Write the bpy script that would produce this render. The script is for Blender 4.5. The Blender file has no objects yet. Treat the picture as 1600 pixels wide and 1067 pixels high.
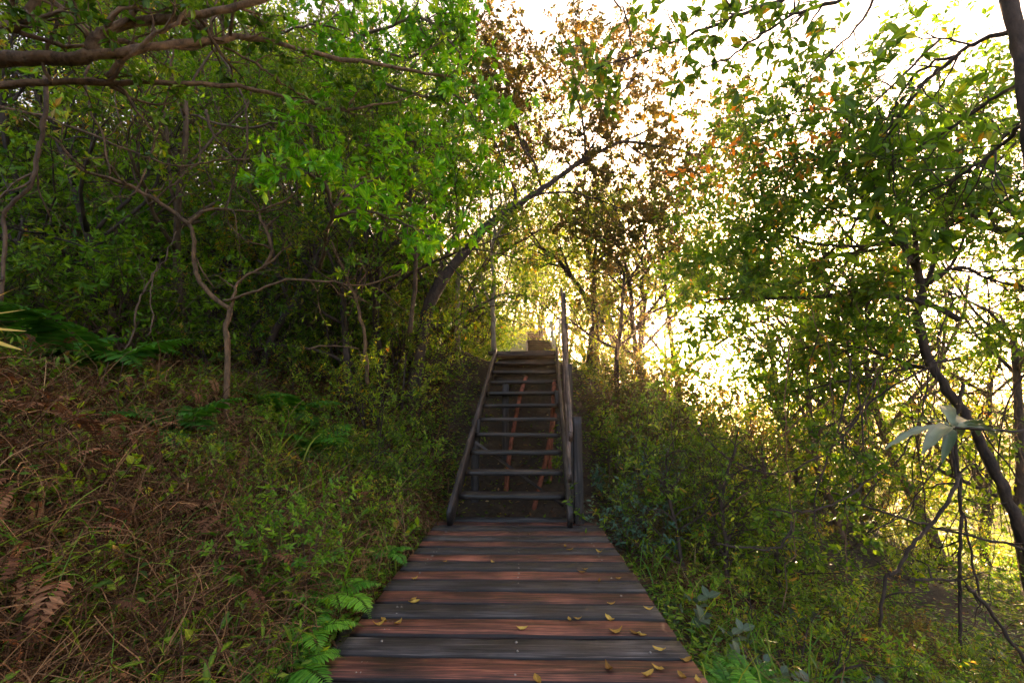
import bpy, math, random
import numpy as np
from math import radians as R, sin, cos, pi

# ------------------------------------------------------------ camera, sky, sun
SC = bpy.context.scene
COL = SC.collection
F = 1600 * 16 / 36.0
PITCH = math.atan((660 - 533.5) / F)
YAW = math.atan(14 / F)
CAM = np.array((0, 0, .85))
cam_d = bpy.data.cameras.new('camera'); cam = bpy.data.objects.new('camera', cam_d); COL.objects.link(cam)
cam_d.lens = 16; cam_d.sensor_width = 36; cam_d.clip_end = 3000; cam_d.clip_start = .05
cam.location = CAM; cam.rotation_euler = (pi / 2 + PITCH, 0, YAW)
SC.camera = cam
FW = np.array((-sin(YAW) * cos(PITCH), cos(YAW) * cos(PITCH), sin(PITCH)))
RT = np.array((cos(YAW), sin(YAW), 0)); UP = np.cross(RT, FW)
def ray(px, py): return FW + RT * (px - 800) / F + UP * (533.5 - py) / F
def at(px, py, Y):                       # the point seen at a pixel of the 1600 px photograph, Y metres ahead
    d = ray(px, py); return CAM + d * (Y / d[1])
def onz(px, py, z=0.0):
    d = ray(px, py); return CAM + d * ((z - CAM[2]) / d[2])
def topx(p):
    v = np.asarray(p) - CAM; z = v @ FW
    return (800 + F * (v @ RT) / z, 533.5 - F * (v @ UP) / z, z)

SUN = ray(1092, 528); SUN /= np.linalg.norm(SUN)
EL = math.asin(SUN[2]); AZ = math.atan2(SUN[0], SUN[1])
w = bpy.data.worlds.new('World'); SC.world = w; w.use_nodes = True
nt = w.node_tree; bg = nt.nodes['Background']
sky = nt.nodes.new('ShaderNodeTexSky'); sky.sky_type = 'NISHITA'; sky.sun_disc = False
sky.sun_elevation = EL; sky.sun_rotation = AZ; sky.air_density = .6; sky.dust_density = 5.0; sky.ozone_density = 1.0
wm = nt.nodes.new('ShaderNodeMixRGB'); wm.blend_type = 'MULTIPLY'; wm.inputs[0].default_value = 1; wm.inputs[2].default_value = (1, .78, .63, 1)   # warm evening sky
nt.links.new(sky.outputs[0], wm.inputs[1]); nt.links.new(wm.outputs[0], bg.inputs[0]); bg.inputs[1].default_value = .15
sun_d = bpy.data.lights.new('sun', 'SUN'); sun_d.energy = 5; sun_d.angle = R(.5); sun_d.color = (1, .68, .40)
sun = bpy.data.objects.new('sun', sun_d); COL.objects.link(sun)
from mathutils import Vector
sun.rotation_euler = Vector(SUN).to_track_quat('Z', 'Y').to_euler()
SC.view_settings.view_transform = 'Standard'; SC.view_settings.look = 'None'
SC.view_settings.exposure = 3.55; SC.view_settings.gamma = 1
cy = SC.cycles
cy.max_bounces = 7; cy.diffuse_bounces = 4; cy.glossy_bounces = 2; cy.transmission_bounces = 4
cy.use_denoising = True; cy.sample_clamp_indirect = 6; cy.caustics_reflective = False; cy.caustics_refractive = False

# ------------------------------------------------------------ helpers
rng = np.random.default_rng(7)
def nrm(v): v = np.asarray(v, float); return v / (np.linalg.norm(v, axis=-1, keepdims=True) + 1e-9)
class Soup:
    def __init__(s): s.V = []; s.G = []; s.L = []; s.S = []; s.n = 0
    def add(s, V, faces_by_size, G):
        V = np.asarray(V, float)
        for f in faces_by_size:
            f = np.asarray(f, int)
            if f.size == 0: continue
            s.L.append((f + s.n).ravel()); s.S.append(np.full(len(f), f.shape[1]))
        s.V.append(V); s.G.append(np.asarray(G, float)); s.n += len(V)
    def merge(s, o, off=0):
        if not o.n: return
        V = np.concatenate(o.V) + off
        s.V.append(V); s.G += o.G
        s.L += [l + s.n for l in o.L]; s.S += o.S; s.n += o.n
    def mesh(s, name, mat, smooth=False, origin=(0, 0, 0)):
        V = np.concatenate(s.V) - np.asarray(origin); G = np.concatenate(s.G); L = np.concatenate(s.L); S = np.concatenate(s.S)
        me = bpy.data.meshes.new(name)
        me.vertices.add(len(V)); me.vertices.foreach_set('co', V.ravel())
        me.loops.add(len(L)); me.loops.foreach_set('vertex_index', L)
        st = np.concatenate(([0], np.cumsum(S)[:-1]))
        me.polygons.add(len(S)); me.polygons.foreach_set('loop_start', st); me.polygons.foreach_set('loop_total', S)
        a = me.attributes.new('g', 'FLOAT_VECTOR', 'POINT'); a.data.foreach_set('vector', G.ravel())
        if smooth: me.polygons.foreach_set('use_smooth', np.ones(len(S), bool))
        me.update(calc_edges=True); me.validate()
        me.materials.append(mat)
        return me
def tag(o, label=None, cat=None, group=None, kind=None):
    if label: o['label'] = label
    if cat: o['category'] = cat
    if group: o['group'] = group
    if kind: o['kind'] = kind
    return o
def obj(name, me, parent=None, loc=(0, 0, 0)):
    o = bpy.data.objects.new(name, me); COL.objects.link(o); o.location = loc
    if parent is not None: o.parent = parent
    return o
def root(name, loc, label, cat, group=None):
    return tag(obj(name, None, None, loc), label, cat, group)
def part(name, soup, mat, rt, smooth=False):           # soup given in world coordinates, parent rt unrotated
    return obj(name, soup.mesh(name, mat, smooth, tuple(rt.location)), rt)
def dup(rt, loc, rz=0., sc=1., label=None, group=None, tilt=(0, 0)):
    c = rt.copy(); COL.objects.link(c); c.location = loc; c.rotation_euler = (tilt[0], tilt[1], rz); c.scale = (sc,) * 3 if np.isscalar(sc) else sc
    if label: c['label'] = label
    if group: c['group'] = group
    for ch in KIDS.get(rt.name, []):
        k = ch.copy(); COL.objects.link(k); k.parent = c
    return c
KIDS = {}

# ------------------------------------------------------------ materials
def M(name):
    m = bpy.data.materials.new(name); m.use_nodes = True; return m, m.node_tree, m.node_tree.nodes['Principled BSDF']
def node(nt, t, **k):
    n = nt.nodes.new(t)
    for a, b in k.items(): setattr(n, a, b)
    return n
def ramp(nt, src, stops):
    r = node(nt, 'ShaderNodeValToRGB'); nt.links.new(src, r.inputs[0]); e = r.color_ramp.elements
    e[0].position, e[0].color = stops[0][0], (*stops[0][1], 1); e[1].position, e[1].color = stops[-1][0], (*stops[-1][1], 1)
    for p, c in stops[1:-1]:
        x = e.new(p); x.color = (*c, 1)
    return r.outputs[0]
def gattr(nt):
    a = node(nt, 'ShaderNodeAttribute', attribute_name='g'); s = node(nt, 'ShaderNodeSeparateXYZ'); nt.links.new(a.outputs['Vector'], s.inputs[0])
    return a.outputs['Vector'], s
def math2(nt, op, a, b):
    n = node(nt, 'ShaderNodeMath', operation=op)
    for i, x in enumerate((a, b)):
        if x is None: continue
        if isinstance(x, (int, float)): n.inputs[i].default_value = x
        else: nt.links.new(x, n.inputs[i])
    return n.outputs[0]
def leafmat(name, stops, trans=.45, rough=.42, tboost=(1.5, 1.35, .6), spec=.35, osc=.36):
    m, nt, p = M(name); gv, s = gattr(nt)
    oi = node(nt, 'ShaderNodeObjectInfo')
    v = math2(nt, 'ADD', s.outputs[0], math2(nt, 'MULTIPLY', math2(nt, 'SUBTRACT', oi.outputs['Random'], .5), osc))
    c = ramp(nt, v, stops)
    # paler midrib and blotches in the blade
    nz = node(nt, 'ShaderNodeTexNoise'); nz.inputs['Scale'].default_value = 9; nt.links.new(gv, nz.inputs['Vector'])
    hs = node(nt, 'ShaderNodeHueSaturation'); nt.links.new(c, hs.inputs['Color'])
    rib = math2(nt, 'LESS_THAN', math2(nt, 'ABSOLUTE', s.outputs[2], None), .045)
    val = math2(nt, 'ADD', math2(nt, 'MULTIPLY', nz.outputs[0], .7), math2(nt, 'ADD', .66, math2(nt, 'MULTIPLY', rib, .35)))
    nt.links.new(val, hs.inputs['Value'])
    nt.links.new(hs.outputs[0], p.inputs['Base Color']); p.inputs['Roughness'].default_value = rough
    p.inputs['Specular IOR Level'].default_value = spec
    tr = node(nt, 'ShaderNodeBsdfTranslucent'); mx = node(nt, 'ShaderNodeMixRGB', blend_type='MULTIPLY'); mx.inputs[0].default_value = 1
    nt.links.new(hs.outputs[0], mx.inputs[1]); mx.inputs[2].default_value = (*tboost, 1); nt.links.new(mx.outputs[0], tr.inputs[0])
    ms = node(nt, 'ShaderNodeMixShader'); ms.inputs[0].default_value = trans
    nt.links.new(p.outputs[0], ms.inputs[1]); nt.links.new(tr.outputs[0], ms.inputs[2])
    nt.links.new(ms.outputs[0], nt.nodes['Material Output'].inputs[0])
    return m
def woodmat(name, a, b, c, rough=.5, gs=(1.2, 26, 26), side_shade=0.):
    m, nt, p = M(name); gv, s = gattr(nt)
    mp = node(nt, 'ShaderNodeMapping'); mp.inputs['Scale'].default_value = gs; nt.links.new(gv, mp.inputs[0])
    n1 = node(nt, 'ShaderNodeTexNoise'); n1.inputs['Scale'].default_value = 3.2; n1.inputs['Detail'].default_value = 9; n1.inputs['Roughness'].default_value = .68
    n1.inputs['Distortion'].default_value = .6; nt.links.new(mp.outputs[0], n1.inputs['Vector'])
    n2 = node(nt, 'ShaderNodeTexNoise'); n2.inputs['Scale'].default_value = 4.5; n2.inputs['Detail'].default_value = 6; nt.links.new(gv, n2.inputs['Vector'])
    f = math2(nt, 'ADD', math2(nt, 'MULTIPLY', n1.outputs[0], .70), math2(nt, 'MULTIPLY', n2.outputs[0], .31))
    col = ramp(nt, f, [(.42, a), (.51, b), (.60, c)])
    mc = node(nt, 'ShaderNodeMapping'); mc.inputs['Scale'].default_value = (1.6, 60, 60); nt.links.new(gv, mc.inputs[0])
    n3 = node(nt, 'ShaderNodeTexNoise'); n3.inputs['Scale'].default_value = 1.8; n3.inputs['Detail'].default_value = 3; nt.links.new(mc.outputs[0], n3.inputs['Vector'])
    crack = ramp(nt, n3.outputs[0], [(.36, (.12,) * 3), (.46, (1,) * 3)])
    mx = node(nt, 'ShaderNodeMixRGB', blend_type='MULTIPLY'); mx.inputs[0].default_value = 1
    nt.links.new(col, mx.inputs[1]); nt.links.new(crack, mx.inputs[2])
    if side_shade:                      # shade of gaps and tread fronts painted into faces not turned up
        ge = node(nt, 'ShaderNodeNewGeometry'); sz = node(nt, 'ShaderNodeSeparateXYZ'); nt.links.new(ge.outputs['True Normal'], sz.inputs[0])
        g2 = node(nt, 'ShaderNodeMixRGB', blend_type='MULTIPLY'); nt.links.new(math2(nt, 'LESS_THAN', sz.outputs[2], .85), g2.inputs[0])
        nt.links.new(mx.outputs[0], g2.inputs[1]); g2.inputs[2].default_value = (side_shade, side_shade, side_shade, 1); mx = g2
    # blotches: pale foot worn patches and dark water stains
    n5 = node(nt, 'ShaderNodeTexNoise'); n5.inputs['Scale'].default_value = 2.2; n5.inputs['Detail'].default_value = 4; nt.links.new(gv, n5.inputs['Vector'])
    g3 = node(nt, 'ShaderNodeMixRGB', blend_type='MULTIPLY'); g3.inputs[0].default_value = 1; nt.links.new(mx.outputs[0], g3.inputs[1])
    nt.links.new(ramp(nt, n5.outputs[0], [(.34, (.42, .40, .42)), (.5, (1,) * 3), (.66, (1.6, 1.55, 1.5))]), g3.inputs[2]); mx = g3
    nt.links.new(mx.outputs[0], p.inputs['Base Color'])
    rr = node(nt, 'ShaderNodeMapRange'); rr.inputs[3].default_value = rough - .14; rr.inputs[4].default_value = rough + .22
    nt.links.new(n2.outputs[0], rr.inputs[0]); nt.links.new(rr.outputs[0], p.inputs['Roughness'])
    bp = node(nt, 'ShaderNodeBump'); bp.inputs['Strength'].default_value = .55; bp.inputs['Distance'].default_value = .004
    nt.links.new(math2(nt, 'ADD', n1.outputs[0], math2(nt, 'MULTIPLY', crack, .5)), bp.inputs['Height']); nt.links.new(bp.outputs[0], p.inputs['Normal'])
    return m
def barkmat(name, a, b, scale=14):
    m, nt, p = M(name); tc = node(nt, 'ShaderNodeTexCoord')
    mp = node(nt, 'ShaderNodeMapping'); mp.inputs['Scale'].default_value = (1, 1, .45); nt.links.new(tc.outputs['Object'], mp.inputs[0])
    n = node(nt, 'ShaderNodeTexNoise'); n.inputs['Scale'].default_value = scale; n.inputs['Detail'].default_value = 8; n.inputs['Roughness'].default_value = .7
    nt.links.new(mp.outputs[0], n.inputs['Vector'])
    nt.links.new(ramp(nt, n.outputs[0], [(.35, a), (.62, b)]), p.inputs['Base Color']); p.inputs['Roughness'].default_value = .85
    bp = node(nt, 'ShaderNodeBump'); bp.inputs['Strength'].default_value = .8; bp.inputs['Distance'].default_value = .04
    nt.links.new(n.outputs[0], bp.inputs['Height']); nt.links.new(bp.outputs[0], p.inputs['Normal'])
    return m
def simplemat(name, col, rough=.6, metal=0):
    m, nt, p = M(name); p.inputs['Base Color'].default_value = (*col, 1); p.inputs['Roughness'].default_value = rough; p.inputs['Metallic'].default_value = metal
    return m
LM = {}
LM['deep'] = leafmat('leaf_deep', [(0, (.024, .062, .006)), (.35, (.068, .150, .010)), (.7, (.150, .250, .014)), (.9, (.26, .33, .02)), (1, (.38, .22, .04))], .5)
LM['bright'] = leafmat('leaf_bright', [(0, (.035, .115, .006)), (.4, (.105, .235, .010)), (.8, (.22, .36, .016)), (.95, (.38, .40, .03)), (1, (.40, .24, .04))], .5)
LM['olive'] = leafmat('leaf_olive', [(0, (.045, .048, .012)), (.4, (.095, .092, .018)), (.75, (.17, .115, .025)), (1, (.28, .15, .03))], .5)
LM['gloss'] = leafmat('leaf_gloss', [(0, (.03, .13, .006)), (.4, (.10, .31, .010)), (.8, (.24, .48, .014)), (1, (.48, .54, .03))], .5, .3, osc=.1)
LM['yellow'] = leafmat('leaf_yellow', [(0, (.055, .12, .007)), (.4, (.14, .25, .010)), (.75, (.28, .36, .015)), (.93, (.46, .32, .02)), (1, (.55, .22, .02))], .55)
LM['canopy'] = leafmat('leaf_canopy', [(0, (.030, .085, .008)), (.4, (.085, .19, .012)), (.72, (.16, .30, .016)), (.86, (.28, .32, .02)), (.93, (.55, .26, .03)), (1, (.66, .24, .03))], .55, osc=.02)
LM['fern'] = leafmat('leaf_fern', [(0, (.022, .090, .010)), (.5, (.065, .21, .018)), (1, (.19, .42, .03))], .4)
LM['dryfern'] = leafmat('leaf_dry_fern', [(0, (.07, .032, .018)), (.5, (.19, .085, .042)), (1, (.34, .18, .09))], .25, .8, (1.3, 1, .7), .1)
LM['pale'] = leafmat('leaf_pale', [(0, (.05, .085, .045)), (.5, (.09, .13, .075)), (1, (.17, .21, .13))], .25, .35, (1, 1.1, .7), .4)
LM['blue'] = leafmat('leaf_bluish', [(0, (.03, .075, .045)), (.5, (.06, .13, .08)), (1, (.13, .22, .14))], .25, .4)
LM['gold'] = leafmat('leaf_gold', [(0, (.20, .10, .02)), (.5, (.42, .26, .05)), (1, (.58, .42, .09))], .2, .6, (1.2, 1, .6), .2)
LM['straw'] = leafmat('straw', [(0, (.045, .024, .012)), (.45, (.15, .078, .036)), (.8, (.32, .18, .085)), (1, (.55, .40, .20))], .15, .8, (1.2, 1, .7), .1)
LM['grass'] = leafmat('grass_blade', [(0, (.04, .13, .008)), (.5, (.11, .25, .012)), (1, (.30, .34, .04))], .4)
BARK = barkmat('bark_brown', (.055, .032, .02), (.17, .105, .065))
BARKD = barkmat('bark_dark', (.018, .012, .010), (.075, .048, .036))
BARKP = barkmat('bark_pale', (.12, .10, .08), (.36, .31, .25), 9)
BARKO = barkmat('bark_orange', (.045, .026, .014), (.24, .135, .070), 16)
W_RED = woodmat('wood_red', (.030, .011, .007), (.115, .036, .023), (.27, .098, .058), .55, side_shade=.10)
W_SLATE = woodmat('wood_slate', (.010, .010, .012), (.034, .030, .031), (.098, .088, .088), .55, side_shade=.12)
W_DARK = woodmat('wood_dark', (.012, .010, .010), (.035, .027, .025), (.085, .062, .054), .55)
W_TREAD = woodmat('wood_tread', (.014, .010, .008), (.052, .036, .028), (.14, .10, .08), .5, side_shade=.3)  # lit tops and shaded fronts of the treads are put into the colour
W_GREY = woodmat('wood_grey', (.030, .020, .017), (.085, .058, .047), (.18, .13, .11), .6)
RUST = barkmat('rusty_paint', (.12, .032, .016), (.34, .10, .05), 22)
STEEL = simplemat('pale_metal', (.55, .52, .48), .45, .2)
SCREW = simplemat('screw_metal', (.33, .31, .29), .5, .8)
def groundmat():
    m, nt, p = M('soil'); tc = node(nt, 'ShaderNodeTexCoord')
    n = node(nt, 'ShaderNodeTexNoise'); n.inputs['Scale'].default_value = 3; n.inputs['Detail'].default_value = 12; n.inputs['Roughness'].default_value = .7
    nt.links.new(tc.outputs['Object'], n.inputs['Vector'])
    near = ramp(nt, n.outputs[0], [(.3, (.016, .011, .007)), (.5, (.045, .028, .016)), (.7, (.10, .062, .032))])
    n2 = node(nt, 'ShaderNodeTexNoise'); n2.inputs['Scale'].default_value = .35; n2.inputs['Detail'].default_value = 12; n2.inputs['Roughness'].default_value = .75; nt.links.new(tc.outputs['Object'], n2.inputs['Vector'])
    far = ramp(nt, n2.outputs[0], [(.35, (.025, .055, .016)), (.5, (.07, .12, .025)), (.65, (.15, .19, .04))])
    ln = node(nt, 'ShaderNodeVectorMath', operation='LENGTH'); nt.links.new(tc.outputs['Object'], ln.inputs[0])
    mr = node(nt, 'ShaderNodeMapRange'); mr.inputs[1].default_value = 8; mr.inputs[2].default_value = 25; nt.links.new(ln.outputs['Value'], mr.inputs[0])
    mx = node(nt, 'ShaderNodeMixRGB'); nt.links.new(mr.outputs[0], mx.inputs[0]); nt.links.new(near, mx.inputs[1]); nt.links.new(far, mx.inputs[2])
    nt.links.new(mx.outputs[0], p.inputs['Base Color']); p.inputs['Roughness'].default_value = .95
    bp = node(nt, 'ShaderNodeBump'); bp.inputs['Strength'].default_value = 1; bp.inputs['Distance'].default_value = .08
    nt.links.new(n.outputs[0], bp.inputs['Height']); nt.links.new(bp.outputs[0], p.inputs['Normal'])
    return m
SOIL = groundmat()

# ------------------------------------------------------------ terrain
def lump(x, y):
    return (np.sin(x * 1.7 + np.sin(y * 1.3) * 1.2) * np.sin(y * 1.9 + 1.1 * np.sin(x * .9)) * .5 + np.sin(x * 4.1 + 2 * np.sin(y * 2.3)) * np.sin(y * 3.7) * .25)
def H(x, y):
    x = np.asarray(x, float); y = np.asarray(y, float)
    G = np.interp(y, [-8, 0, 5.0, 6.2, 8.3, 12, 18, 30, 45, 80, 200, 900], [-.6, -.4, -.36, .15, 1.80, 2.15, 3.15, 6.0, 10, 16, 20, 20])
    left = np.interp(-x, [.62, 1.0, 1.6, 3.2, 5, 8, 12, 20, 40, 400], [.18, .38, .66, 1.48, 1.8, 3.1, 6.0, 12.5, 24, 30])
    left = left * np.interp(y, [4, 7, 14, 30], [1, .9, .75, .55])
    att = np.interp(x, [1.0, 3, 6, 12, 30], [1, .72, .40, .12, 0])
    right = np.interp(x, [.75, 2, 6, 12, 30, 90, 400], [0, -.55, -1.9, -3.6, -7.5, -13, -10])
    r = np.hypot(x, y)
    far = np.interp(r, [90, 190, 320, 900], [0, 9, 18, 22]) * (1 + .25 * np.sin(x * .021 + 1) * np.cos(y * .017) + .08 * np.sin(x * .09))
    z = G * att + left + right + far
    return z + lump(x, y) * np.interp(np.abs(x), [.6, 1.6, 4], [0, .07, .16]) * np.interp(r, [0, 10, 60, 300], [1, 1.4, 5, 6])
def hz(x, y): return float(H(x, y))
def axis(lo, hi, fine, step):
    c = list(np.arange(-fine, fine + step, step)); s = step; v = fine
    while v < hi: s *= 1.16; v += s; c.append(v)
    s = step; v = -fine
    while v > lo: s *= 1.16; v -= s; c.insert(0, v)
    return np.array(c)
xs = axis(-240, 260, 7, .12); ys = axis(-30, 320, 9, .12)
X, Y = np.meshgrid(xs, ys); Z = H(X, Y)
Vt = np.stack([X.ravel(), Y.ravel(), Z.ravel()], 1); nx, ny = len(xs), len(ys)
ii = (np.arange(ny - 1)[:, None] * nx + np.arange(nx - 1)[None]).ravel()
s = Soup(); s.add(Vt, [np.stack([ii, ii + 1, ii + nx + 1, ii + nx], 1)], Vt * 0)
tag(obj('ground', s.mesh('ground', SOIL, True)), 'dark earth hillside falling away to the right of the boardwalk', kind='structure')

# ------------------------------------------------------------ boards
def board(S, c, ax, bx, L, Wd, T, seg=14, wob=.0015, ch=.004, rg=rng):
    """a chamfered plank: length L along ax, width Wd along bx, thickness T"""
    ax = nrm(ax); bx = np.asarray(bx, float); bx = nrm(bx - ax * (bx @ ax)); cx = np.cross(ax, bx)
    a, b = Wd / 2, T / 2
    prof = np.array([(-a + ch, -b), (a - ch, -b), (a, -b + ch), (a, b - ch), (a - ch, b), (-a + ch, b), (-a, b - ch), (-a, -b + ch)])
    n = len(prof); ts = np.linspace(-L / 2, L / 2, seg + 1)
    off = rg.uniform(0, 60, 3); V = []; G = []
    ph = rg.uniform(0, 6, 4)
    for t in ts:
        w1 = wob * (np.sin(t * 5 + ph[0]) + .7 * np.sin(t * 17 + ph[1])) ; w2 = wob * (np.sin(t * 4 + ph[2]) + .5 * np.sin(t * 13 + ph[3]))
        for i, (u, v) in enumerate(prof):
            uu = u + w1 * (1 if u > 0 else -.6) + rg.normal(0, wob * .25); vv = v + w2
            V.append(c + ax * t + bx * uu + cx * vv); G.append(off + (t, u, v))
    fs = [[k * n + i, k * n + (i + 1) % n, (k + 1) * n + (i + 1) % n, (k + 1) * n + i] for k in range(seg) for i in range(n)]
    V0 = len(V)
    caps = [list(range(n))[::-1], [seg * n + i for i in range(n)]]
    S.add(V, [fs, caps], G)
def beam(S, p0, p1, up, Wd, T, **k):
    p0 = np.asarray(p0, float); p1 = np.asarray(p1, float); board(S, (p0 + p1) / 2, p1 - p0, up, np.linalg.norm(p1 - p0), Wd, T, **k)
def tube(S, pts, rad, sides=6, v=.5):
    P = np.asarray(pts, float); n = len(P); rad = np.broadcast_to(rad, (n,))
    T = np.gradient(P, axis=0); T = nrm(T)
    ref = np.array((.31, .17, .93)) if abs(T[0] @ (.31, .17, .93)) < .8 else np.array((.9, -.3, .1))
    U = nrm(np.cross(T, ref)); Wv = np.cross(T, U)
    a = np.arange(sides) * 2 * pi / sides
    jj = 1 + (rng.normal(0, .07, (n, sides)) if rad.max() > .007 and sides >= 8 else 0)
    V = P[:, None] + (rad[:, None] * jj)[:, :, None] * (np.cos(a)[None, :, None] * U[:, None] + np.sin(a)[None, :, None] * Wv[:, None])
    k = (np.arange(n - 1)[:, None] * sides + np.arange(sides)[None]); k2 = (np.arange(n - 1)[:, None] * sides + (np.arange(sides)[None] + 1) % sides)
    fs = np.stack([k, k2, k2 + sides, k + sides], -1).reshape(-1, 4)
    V = V.reshape(-1, 3); G = np.zeros_like(V); G[:, 0] = v; G[:, 1] = np.repeat(np.linspace(0, 1, n), sides); G[:, 2] = .5
    S.add(V, [fs, [list(range(sides))[::-1], [(n - 1) * sides + i for i in range(sides)]]], G)
def smooth_path(pts, n=None, jit=0., rg=rng):
    P = np.asarray(pts, float); m = len(P); n = n or m * 4
    t = np.linspace(0, m - 1, n); out = []
    for u in t:
        i = min(int(u), m - 2); f = u - i
        p0, p1, p2, p3 = P[max(i - 1, 0)], P[i], P[i + 1], P[min(i + 2, m - 1)]
        out.append(.5 * ((2 * p1) + (-p0 + p2) * f + (2 * p0 - 5 * p1 + 4 * p2 - p3) * f * f + (-p0 + 3 * p1 - 3 * p2 + p3) * f ** 3))
    out = np.array(out)
    if jit: out[1:-1] += rg.normal(0, jit, (n - 2, 3))
    return out

# ------------------------------------------------------------ boardwalk
Ynear = onz(800, 1065.6)[1]; Yend = onz(800, 814.8)[1]; PS = (Yend - Ynear) / 15
deck = root('boardwalk', (0, Ynear, 0), 'wooden boardwalk of alternating red brown and slate grey planks leading to the stairs', 'boardwalk')
xl, xr = onz(487, 1065)[0], onz(1110, 1065)[0]; xl2, xr2 = onz(683, 815)[0], onz(932, 815)[0]
PL = []
for i in range(-9, 15):
    y = Ynear + (i + .5) * PS; f = i / 15
    a = xl + (xl2 - xl) * f + rng.normal(0, .006); b = xr + (xr2 - xr) * f + rng.normal(0, .006)
    s = Soup(); board(s, np.array(((a + b) / 2, y, -.019 + rng.normal(0, .0012))), (1, rng.normal(0, .0025), rng.normal(0, .0012)), (0, 1, rng.normal(0, .006)), b - a, PS - .020 + rng.normal(0, .0015), .038, seg=26)
    red = (i % 2 == 0)
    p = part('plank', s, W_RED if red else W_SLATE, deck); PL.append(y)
    p['label'] = 'reddish brown plank' if red else 'slate grey plank'
    s = Soup()
    if i >= 0:
        for sx in (a + .13, a + .15, (a + b) / 2 + .02, b - .14):
            for dy in (-.035, .035):
                if rng.random() < .45: continue
                tube(s, [(sx + rng.normal(0, .006), y + dy, -.004), (sx, y + dy, .0012)], .0042, 8)
        if s.n: obj('screw', s.mesh('screw', SCREW, False, tuple(deck.location)), p)
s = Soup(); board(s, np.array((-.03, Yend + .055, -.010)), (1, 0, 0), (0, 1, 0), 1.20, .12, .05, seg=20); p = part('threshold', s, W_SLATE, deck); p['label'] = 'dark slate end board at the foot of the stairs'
for bx in (xl + .12, 0, xr - .12):
    s = Soup(); beam(s, (bx, .0, -.115), (bx, Yend + .05, -.115), (0, 0, 1), .15, .06); part('joist', s, W_DARK, deck)
for yy in (Ynear + .30, Ynear + 1.6, Yend - .05):
    s = Soup(); beam(s, (xl - (.10 if yy < 2 else .02), yy, -.27), (xr + .02, yy, -.27), (0, 0, 1), .16, .08); part('cross_beam', s, W_DARK, deck)
    for bx in (xl + .1, xr - .1):
        s = Soup(); beam(s, (bx, yy + .085, -.20), (bx, yy + .085, min(-.5, hz(bx, yy) - .3)), (1, 0, 0), .08, .08); part('leg', s, W_DARK, deck)
s = Soup(); beam(s, (xl - .015, Ynear + .25, -.09), (xl - .055, Ynear + .48, -.09), (0, 0, 1), .16, .05); part('side_block', s, W_DARK, deck)
s = Soup(); q = onz(903, 806, .02); board(s, np.array((q[0] + .055, q[1] + .05, .02)), (1, 0, 0), (0, 1, 0), .17, .07, .05); part('end_block', s, W_RED, deck)

# ------------------------------------------------------------ staircase
Y1 = at(0, 0, 1)[1]
B0 = at(799.5, 772.5, 4.27); B1 = at(821.4, 552, 7.3)
dirh = nrm(np.array((B1[0] - B0[0], B1[1] - B0[1], 0))); rt = np.array((dirh[1], -dirh[0], 0))
RUN = np.hypot(B1[0] - B0[0], B1[1] - B0[1]) / 10; RISE = (B1[2] - B0[2]) / 10
base = B0 - dirh * RUN; base[2] = B0[2] - RISE
def sp(n, side=0., dz=0.): return base + dirh * RUN * n + rt * side + np.array((0, 0, RISE * n + dz))
st = root('staircase', (base[0], base[1], 0), 'open tread dark wooden staircase climbing from the end of the boardwalk', 'staircase')
HW = .475
for n in range(1, 12):
    s = Soup(); c = sp(n, 0, -.022); board(s, c + dirh * .10, rt + np.array((0, 0, rng.normal(0, .004))), dirh, 2 * HW - .003, .24, .042, seg=16, wob=.002)
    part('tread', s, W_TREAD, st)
for sd in (-1, 1):
    a = sp(0.0, sd * (HW + .028), .01 - .0); b = sp(11.6, sd * (HW + .028), -.06)
    s = Soup(); beam(s, a + dirh * .0, b, (0, 0, 1), .17, .04, seg=30, wob=.002)
    part('stringer', s, W_DARK, st)
c = sp(12, -.05, -.115); s = Soup(); board(s, c + dirh * .08, rt, dirh, 1.20, .22, .05, seg=14); part('landing_board', s, W_DARK, st)
for k in range(1, 6):
    s = Soup(); board(s, sp(12, 0, -.10) + dirh * (.08 + k * .235), rt, dirh, .98 if k > 1 else .9, .22, .04, seg=12); part('landing_board', s, W_DARK, st)
# risers of shadowed cross boards behind the upper treads
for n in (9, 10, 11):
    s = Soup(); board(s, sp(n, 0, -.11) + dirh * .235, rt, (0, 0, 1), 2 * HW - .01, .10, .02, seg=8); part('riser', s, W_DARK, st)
def pol(pxs, Y0, Y1_, r): 
    n = len(pxs); return [at(x, y, Y0 + (Y1_ - Y0) * i / (n - 1)) for i, (x, y) in enumerate(pxs)]
for pxs, ya, yb in (([(789, 812), (795, 720), (811, 625), (822, 590)], 5.3, 6.6), ([(830, 812), (861, 679), (872, 610)], 5.2, 6.3), ([(868, 812), (859, 750), (864, 630), (866, 595)], 5.5, 6.4)):
    s = Soup(); tube(s, smooth_path(pol(pxs, ya, yb, 0), 24, .003), .027, 10); part('support_pole', s, RUST, st, True)
for (px, ya, top) in ((744, 5.4, 655), (790, 6.3, 600), (872, 6.0, 610)):
    t = at(px, top, ya); s = Soup(); beam(s, t, (t[0], t[1], min(-.4, hz(t[0], t[1]) - .3)), (1, 0, 0), .09, .09); part('support_post', s, W_DARK, st)
s = Soup(); beam(s, at(742, 690, 5.0), at(880, 790, 5.3), (0, 0, 1), .03, .02); part('brace', s, W_DARK, st)
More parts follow.
